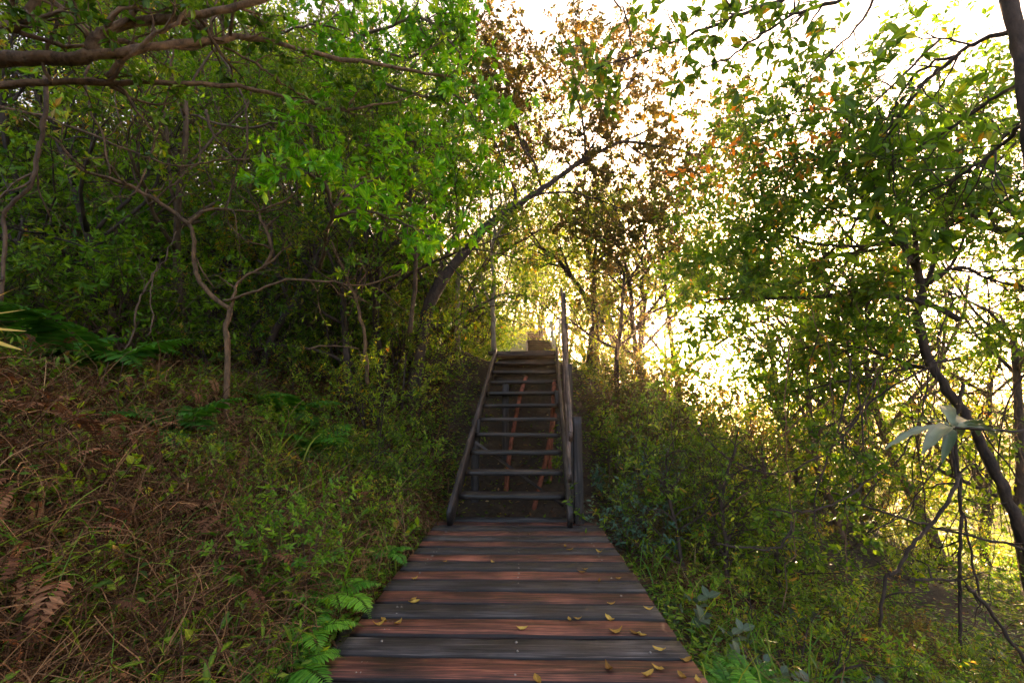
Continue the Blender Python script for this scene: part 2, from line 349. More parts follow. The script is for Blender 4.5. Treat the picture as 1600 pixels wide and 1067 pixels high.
# railing on the right
RAILX = HW + .11
def railpost(n, h, foot=-.15, wd=.075, dx=0.):
    t = sp(n, RAILX + dx, h); g = min(hz(t[0], t[1]), t[2] - 1) if n > 2 else -.12
    s = Soup(); beam(s, (t[0], t[1], g + foot * (n > 2)), t, (1, 0, 0), wd, wd, wob=.001); part('rail_post', s, W_DARK, st)
railpost(.6, .76, dx=.005); railpost(3.9, .78, dx=-.01); railpost(8, .80, dx=.02); railpost(12.1, .90, dx=.055)
for a, b, h0, h1, wd, mt, dx in ((.2, 12.2, .66, .93, .11, W_GREY, -.058), (.5, 12.0, .25, .42, .10, W_GREY, -.066)):
    s = Soup(); beam(s, sp(a, RAILX + dx, h0), sp(b, RAILX + dx + .085, h1), (0, 0, 1), wd, .035, seg=30); part('handrail' if h0 > .5 else 'mid_rail', s, mt, st)

def flight(px0, py0, px1, py1, Yd, wid, n, label, posts):
    b = at((px0 + px1) / 2, py0, Yd); rise = (py0 - py1) / F * Yd / n; rn = .30
    r_ = root('staircase', tuple(b), label, 'staircase', 'further flights of the hillside stairs')
    k0 = -6
    up = ((py0 - py1) / F * Yd + (660 - py0) / F * n * rn) / n
    for k in range(k0, n + 1):
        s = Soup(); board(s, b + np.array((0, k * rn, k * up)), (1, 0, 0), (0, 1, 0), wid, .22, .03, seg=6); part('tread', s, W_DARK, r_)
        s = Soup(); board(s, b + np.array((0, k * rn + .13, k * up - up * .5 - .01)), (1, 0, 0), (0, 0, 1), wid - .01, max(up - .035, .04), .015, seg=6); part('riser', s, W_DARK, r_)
    for sd in (-1, 1):
        s = Soup(); beam(s, b + np.array((sd * (wid / 2 + .03), k0 * rn, k0 * up - .06)), b + np.array((sd * (wid / 2 + .03), n * rn, n * up - .06)), (0, 0, 1), .2, .05); part('stringer', s, W_DARK, r_)
    for (x0, y0, x1, y1, wd) in posts:
        s = Soup(); beam(s, at(x0, y0, Yd - .3), at(x1, y1, Yd + .3), (1, 0, 0), wd, .06); part('rail_post', s, STEEL if wd < .09 else W_GREY, r_)
    return r_
flight(824, 545, 863, 532, 15, .80, 4, 'dark wooden flight with pale rail posts beyond the main staircase', [(868, 546, 860, 502, .08), (866, 548, 861, 520, .06), (873, 541, 875, 494, .07)])
flight(825, 533, 845, 518, 24, .68, 5, 'farthest small flight of dark steps up the tree tunnel', [(845, 536, 842, 494, .10), (848, 534, 846, 512, .09), (856, 540, 854, 500, .05), (836, 520, 836, 496, .06)])

# ------------------------------------------------------------ leaves
# templates: verts (x side, y along 0..1, z), faces by size
T_FINE = (np.array([(0, 0, 0), (.17, .28, .035), (.20, .6, .03), (0, 1, -.10), (-.20, .6, .03), (-.17, .28, .035), (0, .3, 0), (0, .64, -.02)]),
          [[(0, 1, 6), (0, 6, 5), (7, 2, 3), (7, 3, 4)], [(6, 1, 2, 7), (5, 6, 7, 4)]])
T_BROAD = (T_FINE[0] * np.array((1.7, 1, 1.3)), T_FINE[1])
T_LANCE = (T_FINE[0] * np.array((.62, 1, 1)), T_FINE[1])
T_MID = (np.array([(0, 0, 0), (.21, .48, .04), (0, 1, -.08), (-.21, .48, .04), (0, .5, -.01)]), [[(0, 1, 4), (0, 4, 3), (4, 1, 2), (4, 2, 3)]])
T_LOW = (np.array([(0, 0, 0), (.24, .5, .05), (0, 1, -.05), (-.24, .5, .05)]), [[(0, 1, 2), (0, 2, 3)]])
def _big(wd=.16, nr=12):
    V = []
    for i in range(nr + 1):
        t = i / nr; hw = wd * sin(pi * min(t * .96 + .02, 1)) ** .8 * (1.05 - .25 * t); dz = .12 * t - .38 * t * t
        for b in (-1, -.5, 0, .5, 1): V.append((b * hw, t, dz + abs(b) * hw * .35 + .012 * sin(t * 25 + b * 3) * abs(b)))
    return np.array(V), [[(i * 5 + b, i * 5 + b + 1, i * 5 + b + 6, i * 5 + b + 5) for i in range(nr) for b in range(4)]]
T_BIG = _big(.085)
def leaves(S, P, D, N, size, tv, tmpl):
    """place a leaf template at points P pointing along D with face normal N"""
    Tv, Tf = tmpl; n, k = len(P), len(Tv)
    if n == 0: return
    D = nrm(D); N = nrm(N - D * (N * D).sum(1, keepdims=True)); X_ = np.cross(D, N)
    sz = np.broadcast_to(size, (n,))[:, None, None]
    V = P[:, None] + sz * (Tv[None, :, 0:1] * X_[:, None] + Tv[None, :, 1:2] * D[:, None] + Tv[None, :, 2:3] * N[:, None])
    base_ = (np.arange(n) * k)[:, None, None]
    fs = [(np.asarray(f)[None] + base_).reshape(-1, len(f[0])) for f in Tf]
    G = np.zeros((n, k, 3)); G[..., 0] = np.asarray(tv)[:, None]; G[..., 1] = Tv[None, :, 1] + np.arange(n)[:, None] % 97; G[..., 2] = Tv[None, :, 0]
    S.add(V.reshape(-1, 3), fs, G.reshape(-1, 3))
def rperp(rg, D):
    r = rg.normal(size=D.shape); return nrm(r - D * (r * D).sum(-1, keepdims=True))
class Gp:
    def __init__(s, **k):
        s.wob = .22; s.up = .05; s.kids = {3: 4, 2: 5, 1: 6}; s.t0 = .3; s.ang = (.5, 1.1); s.rat = (.5, .8); s.taper = .55; s.rr = .6; s.rmin = .0018
        s.__dict__.update(k)
def grow(rg, p, d, L, r, lvl, P, out, segs):
    n = 5; pts = [np.asarray(p, float)]; dd = nrm(d); dirs = [dd]
    for i in range(n):
        dd = nrm(dd + rg.normal(0, P.wob, 3) + np.array((0, 0, P.up))); pts.append(pts[-1] + dd * L / n); dirs.append(dd)
    pts = np.array(pts); re = max(r * P.taper, P.rmin); rad = np.linspace(max(r, P.rmin), re, n + 1); out.append((pts, rad, lvl))
    if lvl == 0: segs.append(pts); return
    spawn(rg, pts, rad, P.kids[lvl], L, lvl, P, out, segs)
def spawn(rg, pts, rad, k, L, lvl, P, out, segs, t0=None):
    n = len(pts) - 1
    for j in range(k):
        t = rg.uniform(P.t0 if t0 is None else t0, 1) if j else 1.0
        u = min(t * n, n - 1e-3); i = int(u); f = u - i
        q = pts[i] * (1 - f) + pts[i + 1] * f; dd = nrm(pts[i + 1] - pts[i])
        a = rg.uniform(*P.ang) * (1 if j else .4); pr = rperp(rg, dd[None])[0]
        grow(rg, q, dd * cos(a) + pr * sin(a), L * rg.uniform(*P.rat), (rad[i] * (1 - f) + rad[i + 1] * f) * P.rr, lvl - 1, P, out, segs)
def twigleaves(S, rg, segs, per, size, tmpl, mode='alt', droop=-.1, upn=.8, clump=.5, tlo=0., thi=1.):
    if not segs: return
    A = np.array(segs); ns, m = len(A), A.shape[1] - 1
    cl = rg.uniform(tlo, thi, ns)
    idx = np.repeat(np.arange(ns), per)
    if mode == 'alt':
        t = rg.uniform(.1, 1, len(idx)) * m * .999
    else:
        t = np.where(rg.random(len(idx)) < .55, m * .999, rg.uniform(.55, .95, len(idx)) * m)
    i = t.astype(int); f = (t - i)[:, None]
    P = A[idx, i] * (1 - f) + A[idx, i + 1] * f; D0 = nrm(A[idx, i + 1] - A[idx, i])
    pr = rperp(rg, D0); a = rg.uniform(.6, 1.3, len(idx))[:, None] if mode == 'alt' else rg.uniform(.9, 1.5, len(idx))[:, None]
    D = D0 * np.cos(a) + pr * np.sin(a) + np.array((0, 0, droop)) + rg.normal(0, .1, pr.shape)
    N = rg.normal(0, .45, pr.shape) + np.array((0, 0, upn)) + D0 * .3
    v = np.clip(cl[idx] * clump + rg.uniform(0, 1, len(idx)) * (1 - clump), 0, 1)
    leaves(S, P, D, N, size * rg.uniform(.42, 1.22, len(idx)), v, tmpl)
def branches(S, out, minr=0., sides={3: 9, 2: 6, 1: 4, 0: 3}):
    for pts, rad, lvl in out: tube(S, pts, rad, sides.get(lvl, 10))

def plantobj(name, loc, label, cat, group, woody, leafy, bark, leaf, wn='trunk', ln='crown'):
    """a plant: Empty at its foot, woody part and leafy part. Soups are in coordinates relative to loc."""
    r_ = root(name, tuple(loc), label, cat, group); ks = []
    if woody is not None and woody.n: ks.append(obj(wn, woody.mesh(wn, bark, True), r_))
    if leafy is not None and leafy.n: ks.append(obj(ln, leafy.mesh(ln, leaf), r_))
    KIDS[r_.name] = ks
    return r_
def shrub_soups(seed, h=1.4, stems=6, leaf=.055, tmpl=T_MID, per=9, P=None, L=.62, mode='alt', kids={2: 4, 1: 5}, spread=.6, **k):
    rg = np.random.default_rng(seed); P = P or Gp(wob=.2, up=.06, kids=kids, ang=(.4, 1.0)); out, segs = [], []
    for i in range(stems):
        a = rg.uniform(0, 2 * pi); d = (cos(a) * spread, sin(a) * spread, 1)
        grow(rg, (cos(a) * .06, sin(a) * .06, -.1), d, h * L * rg.uniform(.7, 1.15), .011 * h, 2, P, out, segs)
    W, Lf = Soup(), Soup(); branches(W, out); twigleaves(Lf, rg, segs, per, leaf, tmpl, mode, **k)
    return W, Lf
def tree_soups(seed, h=5, leaf=.07, tmpl=T_LOW, per=12, wob=.2, r=.07, kids={3: 6, 2: 6, 1: 6}, lean=(0, 0), mode='alt', ang=(.5, 1.15), up=.05, fork=.35, **k):
    rg = np.random.default_rng(seed); P = Gp(wob=wob, kids=kids, up=up, ang=ang, rat=(.45, .75)); out, segs = [], []
    n = 9; pts = [np.array((0, 0, -.4))]; d = nrm((lean[0], lean[1], 1))
    for i in range(n): d = nrm(d + rg.normal(0, .10, 3) + (0, 0, .08)); pts.append(pts[-1] + d * h * .75 / n)
    pts = np.array(pts); rad = np.linspace(r, r * .4, n + 1); out.append((pts, rad, 3))
    spawn(rg, pts, rad, kids[3] + 3, h * .62, 3, P, out, segs, t0=fork)
    W, Lf = Soup(), Soup(); branches(W, out); twigleaves(Lf, rg, segs, per, leaf, tmpl, mode, **k)
    return W, Lf

def ribbon(S, pts, wd, v, nrmv=(0, 0, 1)):
    P = np.asarray(pts, float); T = nrm(np.gradient(P, axis=0)); X_ = nrm(np.cross(T, np.broadcast_to(nrmv, P.shape)) + 1e-6)
    wv = np.broadcast_to(wd, (len(P),))[:, None]
    V = np.stack([P - X_ * wv, P + X_ * wv], 1).reshape(-1, 3); k = np.arange(len(P) - 1) * 2
    G = np.zeros_like(V); G[:, 0] = v; G[:, 1] = np.repeat(np.linspace(0, 1, len(P)), 2); G[:, 2] = .5
    S.add(V, [np.stack([k, k + 1, k + 3, k + 2], 1)], G)
def frond(S, rg, base, az, L=.5, rise=1.0, arch=1.5, wid=.28, pairs=20, v=.5, tmpl=T_LANCE, curl=0.):
    """a pinnate frond: arching stem with rows of leaflets"""
    n = 14; el = np.linspace(rise, rise - arch, n); hd = az + np.linspace(0, curl, n)
    st_ = np.stack([np.cos(hd) * np.cos(el), np.sin(hd) * np.cos(el), np.sin(el)], 1) * L / n
    P = np.concatenate([[np.zeros(3)], np.cumsum(st_, 0)]) + base
    tube(S, P, np.linspace(.0028, .0008, n + 1) * (L / .5), 3, v * .4)
    t = np.repeat(np.linspace(.14, .985, pairs), 2); sd = np.tile((1, -1), pairs)
    u = t * n; i = np.minimum(u.astype(int), n - 1); f = (u - i)[:, None]
    Q = P[i] * (1 - f) + P[i + 1] * f; T = nrm(P[i + 1] - P[i])
    side = nrm(np.cross(T, (0, 0, 1.)))
    up_ = np.cross(side, T)
    ln = L * wid * np.sin(np.clip(t * 1.08, 0, 1) ** .75 * pi * .93 + .12) * rg.uniform(.88, 1.1, len(t))
    D = side * sd[:, None] + T * .35 - np.array((0, 0, .18)) + rg.normal(0, .06, Q.shape)
    leaves(S, Q, D, up_ + rg.normal(0, .12, Q.shape), ln, np.clip(v + rg.normal(0, .12, len(t)), 0, 1), tmpl)

# ------------------------------------------------------------ plant library (first of each kind is used, the others are copies)
T_PINNA = (T_FINE[0] * np.array((.55, 1, 1)), T_FINE[1])
def fern_root(seed, loc, label, group, n=9, L=.5, mat='fern', vv=(.3, .8), rise=(.7, 1.2), arch=(1.1, 2.0), pairs=20, name='fern', **k):
    rg = np.random.default_rng(seed); r_ = root(name, tuple(loc), label, 'fern', group); ks = []
    for i in range(n):
        s = Soup(); frond(s, rg, np.array((0, 0, 0.)), i * 2 * pi / n + rg.uniform(-.3, .3), L * rg.uniform(.7, 1.15), rg.uniform(*rise), rg.uniform(*arch), pairs=pairs, v=rg.uniform(*vv), curl=rg.normal(0, .3), **k)
        ks.append(obj('frond', s.mesh('frond', LM[mat]), r_))
    KIDS[r_.name] = ks; return r_
def herb_soups(seed, n=7, h=.25, leaf=.06, tmpl=T_BROAD, per=5):
    rg = np.random.default_rng(seed); W, Lf = Soup(), Soup(); segs = []
    for i in range(n):
        a = rg.uniform(0, 2 * pi); p = np.array((rg.normal(0, .05), rg.normal(0, .05), -.03)); d = np.array((cos(a) * .5, sin(a) * .5, 1)); pts = [p]
        for k in range(5): d = nrm(d + rg.normal(0, .2, 3)); pts.append(pts[-1] + d * h * rg.uniform(.7, 1.2) / 5)
        pts = np.array(pts); tube(W, pts, np.linspace(.0022, .001, 6), 3); segs.append(pts)
    twigleaves(Lf, rg, segs, per + 2, leaf * 1.1, tmpl, 'alt', droop=0.0, upn=1.2, tlo=.3)
    return W, Lf
def grass_soup(seed, n=40, L=.45, wd=.004, spread=.08, v=(0, 1), arch=(.6, 2.2), rise=(.9, 1.5)):
    rg = np.random.default_rng(seed); S = Soup()
    for i in range(n):
        az = rg.uniform(0, 2 * pi); l = L * rg.uniform(.5, 1.2); m = 7; el = rg.uniform(*rise) - np.linspace(0, 1, m) ** 1.4 * rg.uniform(*arch)
        st_ = np.stack([np.cos(el) * cos(az), np.cos(el) * sin(az), np.sin(el)], 1) * l / m
        P = np.concatenate([[np.zeros(3)], np.cumsum(st_, 0)]) + (rg.normal(0, spread), rg.normal(0, spread), -.03)
        ribbon(S, P, wd * np.array([.6, .9, 1, 1, .9, .7, .45, .1]) * rg.uniform(.7, 1.3), rg.uniform(*v))
    return S

PLACED = []
def lab_side(x): return 'left' if x < 0 else 'right'
class Lib:
    """places the first object itself, then copies"""
    def __init__(s, makers): s.mk = makers; s.first = [None] * len(makers)
    def put(s, k, loc, rz, sc, label, group, tilt=(0, 0)):
        if s.first[k] is None:
            o = s.mk[k](loc, label, group); s.first[k] = o; o.rotation_euler = (tilt[0], tilt[1], rz); o.scale = (sc,) * 3
            return o
        return dup(s.first[k], loc, rz, sc, label, group, tilt)
def mk(name, cat, soups, bark, leaf, wn='stem', ln='foliage'):
    return lambda loc, label, group: plantobj(name, loc, label, cat, group, soups[0], soups[1], bark, LM[leaf], wn, ln)

# ------------------------------------------------------------ scatter helpers
def polar(rg, n, r0, r1, a0, a1, p=1.0):
    r = r0 * (r1 / r0) ** (rg.random(n) ** p); a = np.radians(rg.uniform(a0, a1, n)); return r * np.sin(a), r * np.cos(a)
def gp(px, Yd, dz=0.):
    x = at(px, 660, Yd)[0]; return np.array((x, Yd, hz(x, Yd) + dz))
def clear(x, y, m=0.):
    """True where the boardwalk, the stairs and the path beyond them leave room"""
    x = np.asarray(x); y = np.asarray(y)
    a = (y < 4.2) & (x > xl - .02 - m) & (x < xr + .02 + m)
    b = (y >= 4.2) & (y < 8.6) & (x > -.72 - m) & (x < .85 + m)
    c = (y >= 8.6) & (y < 28) & (np.abs(x - .044 * y) < .70 + m)
    return ~(a | b | c)
def ribbons(S, P, wd, v, rg):
    N, m, _ = P.shape; T = nrm(np.gradient(P, axis=1)); r = np.array((0, 0, 1.)) + rg.normal(0, .5, (N, 1, 3))
    X_ = nrm(np.cross(T, np.broadcast_to(r, P.shape))); w_ = wd[:, :, None] if np.ndim(wd) == 2 else np.asarray(wd)[:, None, None]
    V = np.stack([P - X_ * w_, P + X_ * w_], 2).reshape(-1, 3)
    k = (np.arange(N)[:, None] * 2 * m + np.arange(m - 1)[None] * 2).ravel()
    G = np.zeros_like(V); G[:, 0] = np.repeat(v, 2 * m); G[:, 1] = np.repeat(np.arange(N) % 89, 2 * m); G[:, 2] = .5
    S.add(V, [np.stack([k, k + 1, k + 3, k + 2], 1)], G)
def strands(S, rg, x, y, L, el0, el1, arch0, arch1, wd, v, m=6, wob=.25, up=.02, minz=True):
    N = len(x); az = rg.uniform(0, 2 * pi, N)[:, None] + np.cumsum(rg.normal(0, wob, (N, m - 1)), 1)
    el = rg.uniform(el0, el1, N)[:, None] - np.linspace(0, 1, m - 1)[None] * rg.uniform(arch0, arch1, N)[:, None] + rg.normal(0, wob * .6, (N, m - 1))
    st_ = np.stack([np.cos(el) * np.cos(az), np.cos(el) * np.sin(az), np.sin(el)], 2) * (L / (m - 1))[:, None, None]
    P = np.concatenate([np.zeros((N, 1, 3)), np.cumsum(st_, 1)], 1) + np.stack([x, y, H(x, y) + up], 1)[:, None]
    if minz:
        g = H(P[..., 0], P[..., 1]); P[..., 2] = np.maximum(P[..., 2], g + .004)
    ok = np.all(clear(P[..., 0], P[..., 1], -.03), axis=1)
    P = P[ok]; wv = wd[ok][:, None] * np.linspace(1, .4, m)[None]
    ribbons(S, P, wv, v[ok], rg)

# ------------------------------------------------------------ ground cover on both banks
rg = np.random.default_rng(11)
S = Soup()
x, y = polar(rg, 90000, .95, 7.5, -84, -9, .85); k = clear(x, y, 0) & (x < -.55); x, y = x[k], y[k]
pat = np.sin(x * 2.6 + 1) * np.cos(y * 2.1) + rg.normal(0, .5, len(x)); k = pat > -.9; x, y = x[k], y[k]
r_ = np.hypot(x, y); N = len(x)
strands(S, rg, x, y, rg.uniform(.05, .40, N) * (1 + r_ * .1), .15, 1.3, .3, 3.0, rg.uniform(.0008, .0018, N) * (1 + r_ * .35), rg.random(N) ** 1.0)
x, y = polar(rg, 46000, 1.1, 7, 14, 80, .9); k = clear(x, y, .05) & (x > .9); x, y = x[k], y[k]
k = (np.sin(x * 1.3 - .6) * np.cos(y * 1.1 + .2) + rg.normal(0, .4, len(x))) > -.5; x, y = x[k], y[k]; N = len(x); r_ = np.hypot(x, y)
strands(S, rg, x, y, rg.uniform(.1, .45, N), .05, .9, .2, 1.9, rg.uniform(.001, .002, N) * (1 + r_ * .25), rg.random(N) ** 1.3)
tag(obj('dry_undergrowth', S.mesh('dry_undergrowth', LM['straw'])), 'tangle of dry brown fern stems covering the bank', 'undergrowth', None, 'stuff')
S = Soup()                                                   # dead curled bracken fronds
x, y = polar(rg, 800, 1.6, 5.5, -72, -14, .9); k = clear(x, y, .2) & (x < -.9)
dens = (-x[k]) / 4 + rg.random(k.sum()) * .8; xx, yy = x[k][dens > .75], y[k][dens > .75]
for a, b in zip(xx, yy):
    frond(S, rg, np.array((a, b, hz(a, b) + rg.uniform(.02, .30))), rg.uniform(0, 6.3), rg.uniform(.12, .32), rg.uniform(-.1, 1.1), rg.uniform(1.4, 3.4), .15, 17, rg.uniform(0, 1), T_MID, rg.normal(0, 1.0))
tag(obj('dead_bracken', S.mesh('dead_bracken', LM['dryfern'])), 'dead rust brown fern fronds curling over the left bank', 'dead ferns', None, 'stuff')
S = Soup()                                                   # creeping leafy cover
def cover(x, y, size, hmax, v, tm=T_MID, upn=1.1):
    N = len(x); P = np.stack([x, y, H(x, y) + rg.uniform(.01, 1, N) * hmax], 1); az = rg.uniform(0, 2 * pi, N)
    D = np.stack([np.cos(az), np.sin(az), rg.uniform(-.5, .4, N)], 1); leaves(S, P, D, rg.normal(0, .4, (N, 3)) + (0, -.15, upn), size, v, tm)
def patches(rg, x, y, n, rad, seed):
    q = np.random.default_rng(seed); i = q.integers(0, len(x), n); d = np.min(np.hypot(x[:, None] - x[i][None], y[:, None] - y[i][None]) / (rad * (.5 + q.random(n)))[None], 1); return d
x, y = polar(rg, 70000, 1.0, 8, -84, -8, .85); k = clear(x, y, .0) & (x < -.6); x, y = x[k], y[k]
d = patches(rg, x, y, 165, .26, 3); nearpath = np.exp(-((-x - .75) / .28) ** 2); prob = np.where(d < .85, .60, .06) + nearpath * .5
k = rg.random(len(x)) < prob; x, y, d = x[k], y[k], d[k]; r_ = np.hypot(x, y)
cover(x, y, rg.uniform(.022, .055, len(x)) * (.75 + r_ * .10), .10 + .09 * (d < .5), np.clip(rg.random(len(x)) * .8 + .1, 0, 1))
x, y = polar(rg, 42000, 1.1, 9, 12, 82, .85); k = clear(x, y, .0) & (x > .66); x, y = x[k], y[k]
d = patches(rg, x, y, 70, .3, 5); nearpath = np.exp(-((x - .8) / .35) ** 2)
k = rg.random(len(x)) < np.where(d < 1, .6, .08) + nearpath * .5; x, y, d = x[k], y[k], d[k]; r_ = np.hypot(x, y)
cover(x, y, rg.uniform(.02, .05, len(x)) * (.8 + r_ * .09), .12, rg.random(len(x)) * .9)
x = rg.uniform(-4, 4.5, 60000); y = rg.uniform(4.2, 12, 60000); k = clear(x, y, -.05) & (rg.random(len(x)) < .75); x, y = x[k], y[k]; r_ = np.hypot(x, y)
cover(x, y, rg.uniform(.03, .06, len(x)) * (.7 + r_ * .08), .28, rg.random(len(x)))
x = rg.uniform(1.0, 11, 90000); y = rg.uniform(2.0, 13, 90000); q_ = np.sin(x * 1.1) * np.cos(y * .9 + 1) + rg.normal(0, .7, len(x)); k = q_ > .0; x, y = x[k], y[k]; r_ = np.hypot(x, y)
cover(x, y, rg.uniform(.03, .07, len(x)) * (.7 + r_ * .06), .22, rg.random(len(x)))
x = rg.uniform(-1, 1.1, 2500); y = rg.uniform(4.1, 9.5, 2500); k = (np.sin(x * 4) * np.cos(y * 3) + rg.normal(0, .4, len(x))) > .1; x, y = x[k], y[k]
cover(x, y, rg.uniform(.03, .06, len(x)), .1, rg.random(len(x)))
tag(obj('ground_cover', S.mesh('ground_cover', LM['deep'])), 'low creeping green leaves spread over the earth banks', 'ground cover', None, 'stuff')
S = Soup()                                                   # brown leaf litter
x, y = polar(rg, 30000, 1.0, 12, -84, 80, .9); k = clear(x, y, -.1) | ((y > 4.3) & (y < 8)); x, y = x[k], y[k]; r_ = np.hypot(x, y)
cover(x, y, rg.uniform(.02, .05, len(x)) * (.8 + r_ * .1), .02, rg.random(len(x)) ** 1.5, T_LOW, 1.6)
tag(obj('leaf_litter', S.mesh('leaf_litter', LM['straw'])), 'fallen brown leaves littering the soil', 'leaf litter', None, 'stuff')
S = Soup()                                                   # grass blades
x, y = polar(rg, 4500, 1.1, 9, -80, -9, .9); k = clear(x, y, .03) & (x < -.7); x, y = x[k], y[k]
k = patches(rg, x, y, 60, .3, 8) < 1; x, y = x[k], y[k]; N = len(x); r_ = np.hypot(x, y)
strands(S, rg, x, y, rg.uniform(.1, .3, N) * (1 + r_ * .12), .7, 1.5, .4, 1.9, rg.uniform(.0016, .003, N) * (1 + r_ * .2), rg.random(N), 6, .08)
x, y = polar(rg, 3500, 1.2, 16, 11, 82, .6); k = clear(x, y, .03) & (x > .7); x, y = x[k], y[k]
k = patches(rg, x, y, 90, .45, 9) < 1; x, y = x[k], y[k]; N = len(x); r_ = np.hypot(x, y)
strands(S, rg, x, y, rg.uniform(.12, .35, N) * (1 + r_ * .08), .7, 1.5, .4, 2.0, rg.uniform(.0016, .003, N) * (1 + r_ * .22), rg.random(N), 6, .08)
tag(obj('grass', S.mesh('grass', LM['grass'])), 'thin green grass blades sprouting through the banks', 'grass', None, 'stuff')
# far slopes: woodland that reads as one mass, and the sunlit grass of the valley side
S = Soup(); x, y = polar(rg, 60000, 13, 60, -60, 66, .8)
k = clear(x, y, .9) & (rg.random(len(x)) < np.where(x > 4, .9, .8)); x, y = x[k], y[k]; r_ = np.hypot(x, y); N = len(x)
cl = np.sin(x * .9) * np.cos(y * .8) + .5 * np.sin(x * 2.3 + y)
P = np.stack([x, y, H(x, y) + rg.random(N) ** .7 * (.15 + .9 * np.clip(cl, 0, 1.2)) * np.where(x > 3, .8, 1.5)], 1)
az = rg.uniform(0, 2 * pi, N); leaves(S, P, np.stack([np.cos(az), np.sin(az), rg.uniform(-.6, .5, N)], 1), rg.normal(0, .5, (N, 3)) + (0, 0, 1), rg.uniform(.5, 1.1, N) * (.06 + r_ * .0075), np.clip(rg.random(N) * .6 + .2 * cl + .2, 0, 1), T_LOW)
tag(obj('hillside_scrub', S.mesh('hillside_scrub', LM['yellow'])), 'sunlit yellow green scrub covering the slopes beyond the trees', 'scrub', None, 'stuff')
S = Soup(); x, y = polar(rg, 60000, 60, 290, -20, 66, .9); r_ = np.hypot(x, y); N = len(x)
cl = np.sin(x * .13) * np.cos(y * .11) + .6 * np.sin(x * .31 + y * .2)
P = np.stack([x, y, H(x, y) + rg.random(N) * (2 + 4 * np.clip(cl, 0, 1))], 1); az = rg.uniform(0, 2 * pi, N)
leaves(S, P, np.stack([np.cos(az), np.sin(az), rg.uniform(-.5, .5, N)], 1), rg.normal(0, .5, (N, 3)) + (0, 0, 1), rg.uniform(.5, 1.1, N) * (.4 + r_ * .010), np.clip(rg.random(N) * .6 + .2 * cl, 0, 1), T_LOW)
tag(obj('far_woodland', S.mesh('far_woodland', LM['deep'])), 'distant wooded hills beyond the valley on the right', 'woodland', None, 'stuff')

# ------------------------------------------------------------ ferns
fern_spots = [   # px, Y, size, rz, seed kind, label
    (268, 3.2, .95, 2.0, 0, 'large dark green fern hanging out of the shade on the left bank'),
    (330, 3.3, .8, 1.0, 1, 'smaller dark fern with short leaflets just right of the large dark fern'),
    (130, 3.6, 1.5, .3, 0, 'big shaded fern above the dry brown fronds at the far left'),
    (20, 3.4, 1.4, .9, 0, 'shaded fern at the left edge behind the brown fronds'),
    (200, 4.4, 1.5, 2.9, 1, 'tall dim fern in the dark hollow at the left'),
    (440, 4.8, 1.3, 4.2, 0, 'spreading dark fern right of the twisted tree foot'),
    (560, 5.0, 1.2, 2.2, 1, 'dark fern in the shade below the glossy shrub'),
    (500, 4.3, 1.1, 3.2, 0, 'grassy looking fern in the dark between twisted tree and stairs'),
]
kinds = {}
def put_fern(key, maker, loc, rz, sc, label, group):
    if key not in kinds: kinds[key] = o = maker(loc, label, group); o.rotation_euler[2] = rz; o.scale = (sc,) * 3; return o
    return dup(kinds[key], loc, rz, sc, label, group)
mkA = lambda l, a, g: fern_root(21, l, a, g, n=8, L=.62, vv=(.1, .5), pairs=24, wid=.30)
mkB = lambda l, a, g: fern_root(22, l, a, g, n=7, L=.42, vv=(.2, .6), pairs=18, wid=.24)
mkC = lambda l, a, g: fern_root(23, l, a, g, n=7, L=.24, vv=(.5, 1.0), pairs=26, wid=.28, tmpl=T_PINNA, rise=(.5, 1.1))
mkD = lambda l, a, g: fern_root(24, l, a, g, n=8, L=.36, mat='dryfern', vv=(.3, .9), pairs=18, arch=(1.6, 2.8))
mkE = lambda l, a, g: fern_root(25, l, a, g, n=10, L=.30, mat='fern', vv=(.2, .75), pairs=32, wid=.20, tmpl=T_PINNA)
for px, Yd, sc, rz, kd, lab in fern_spots:
    p = gp(px, Yd, .04); put_fern('A' if kd == 0 else 'B', mkA if kd == 0 else mkB, p, rz, sc, lab, 'dark ferns on the left bank')
for px, Yd, sc, rz, lab in [(488, 1.95, .75, .8, 'small bright green fern low beside the left edge of the boardwalk'), (520, 2.25, .95, 5.9, 'bright fern with a long frond reaching toward the boardwalk'),
                            (506, 1.72, .8, 1.2, 'bright fern nearest the camera at the left plank ends'), (600, 3.0, .6, 2.0, 'tiny bright fern by the far left planks')]:
    x = min(at(px, 900, Yd)[0], xl - .10); put_fern('C', mkC, (x, Yd, hz(x, Yd) + .10), rz, sc * 1.35, lab, 'bright ferns beside the planks')
for px, Yd, sc, rz, lab in [(150, 2.7, 1.1, 0, 'dried brown fern drooping at the left of the bank'), (60, 2.5, 1.2, 2, 'dried fern spray at the left edge catching light'), (230, 3.0, 1, 4, 'rust brown dead fern under the large dark fern'),
                            (330, 2.5, .8, 5, 'withered fern in the middle of the left bank')]:
    put_fern('D', mkD, gp(px, Yd, .08), rz, sc * .7, lab, 'withered ferns on the left bank')
for i, (px, Yd, sc, rz) in enumerate([(1130, 1.75, .9, 0), (1185, 1.6, 1, 2), (1240, 1.7, 1, 4), (1210, 2.0, .8, 5), (1165, 2.1, .7, 1), (1300, 1.75, 1, 3), (1085, 1.95, .6, 3)]):
    x = max(at(px, 1000, Yd)[0], xr + .16); put_fern('E', mkE, (x, Yd, hz(x, Yd) + .08), rz, sc * 1.05, ['feathery fern at the near right corner of the boardwalk', 'fern in front of the dry brown patch on the right', 'fern spreading at the bottom of the picture', 'fern behind the others at lower right', 'small fern close to the right plank ends', 'fern farthest right of the boardwalk at the bottom', 'smallest fern touching the right plank ends'][i], 'ferns right of the boardwalk')
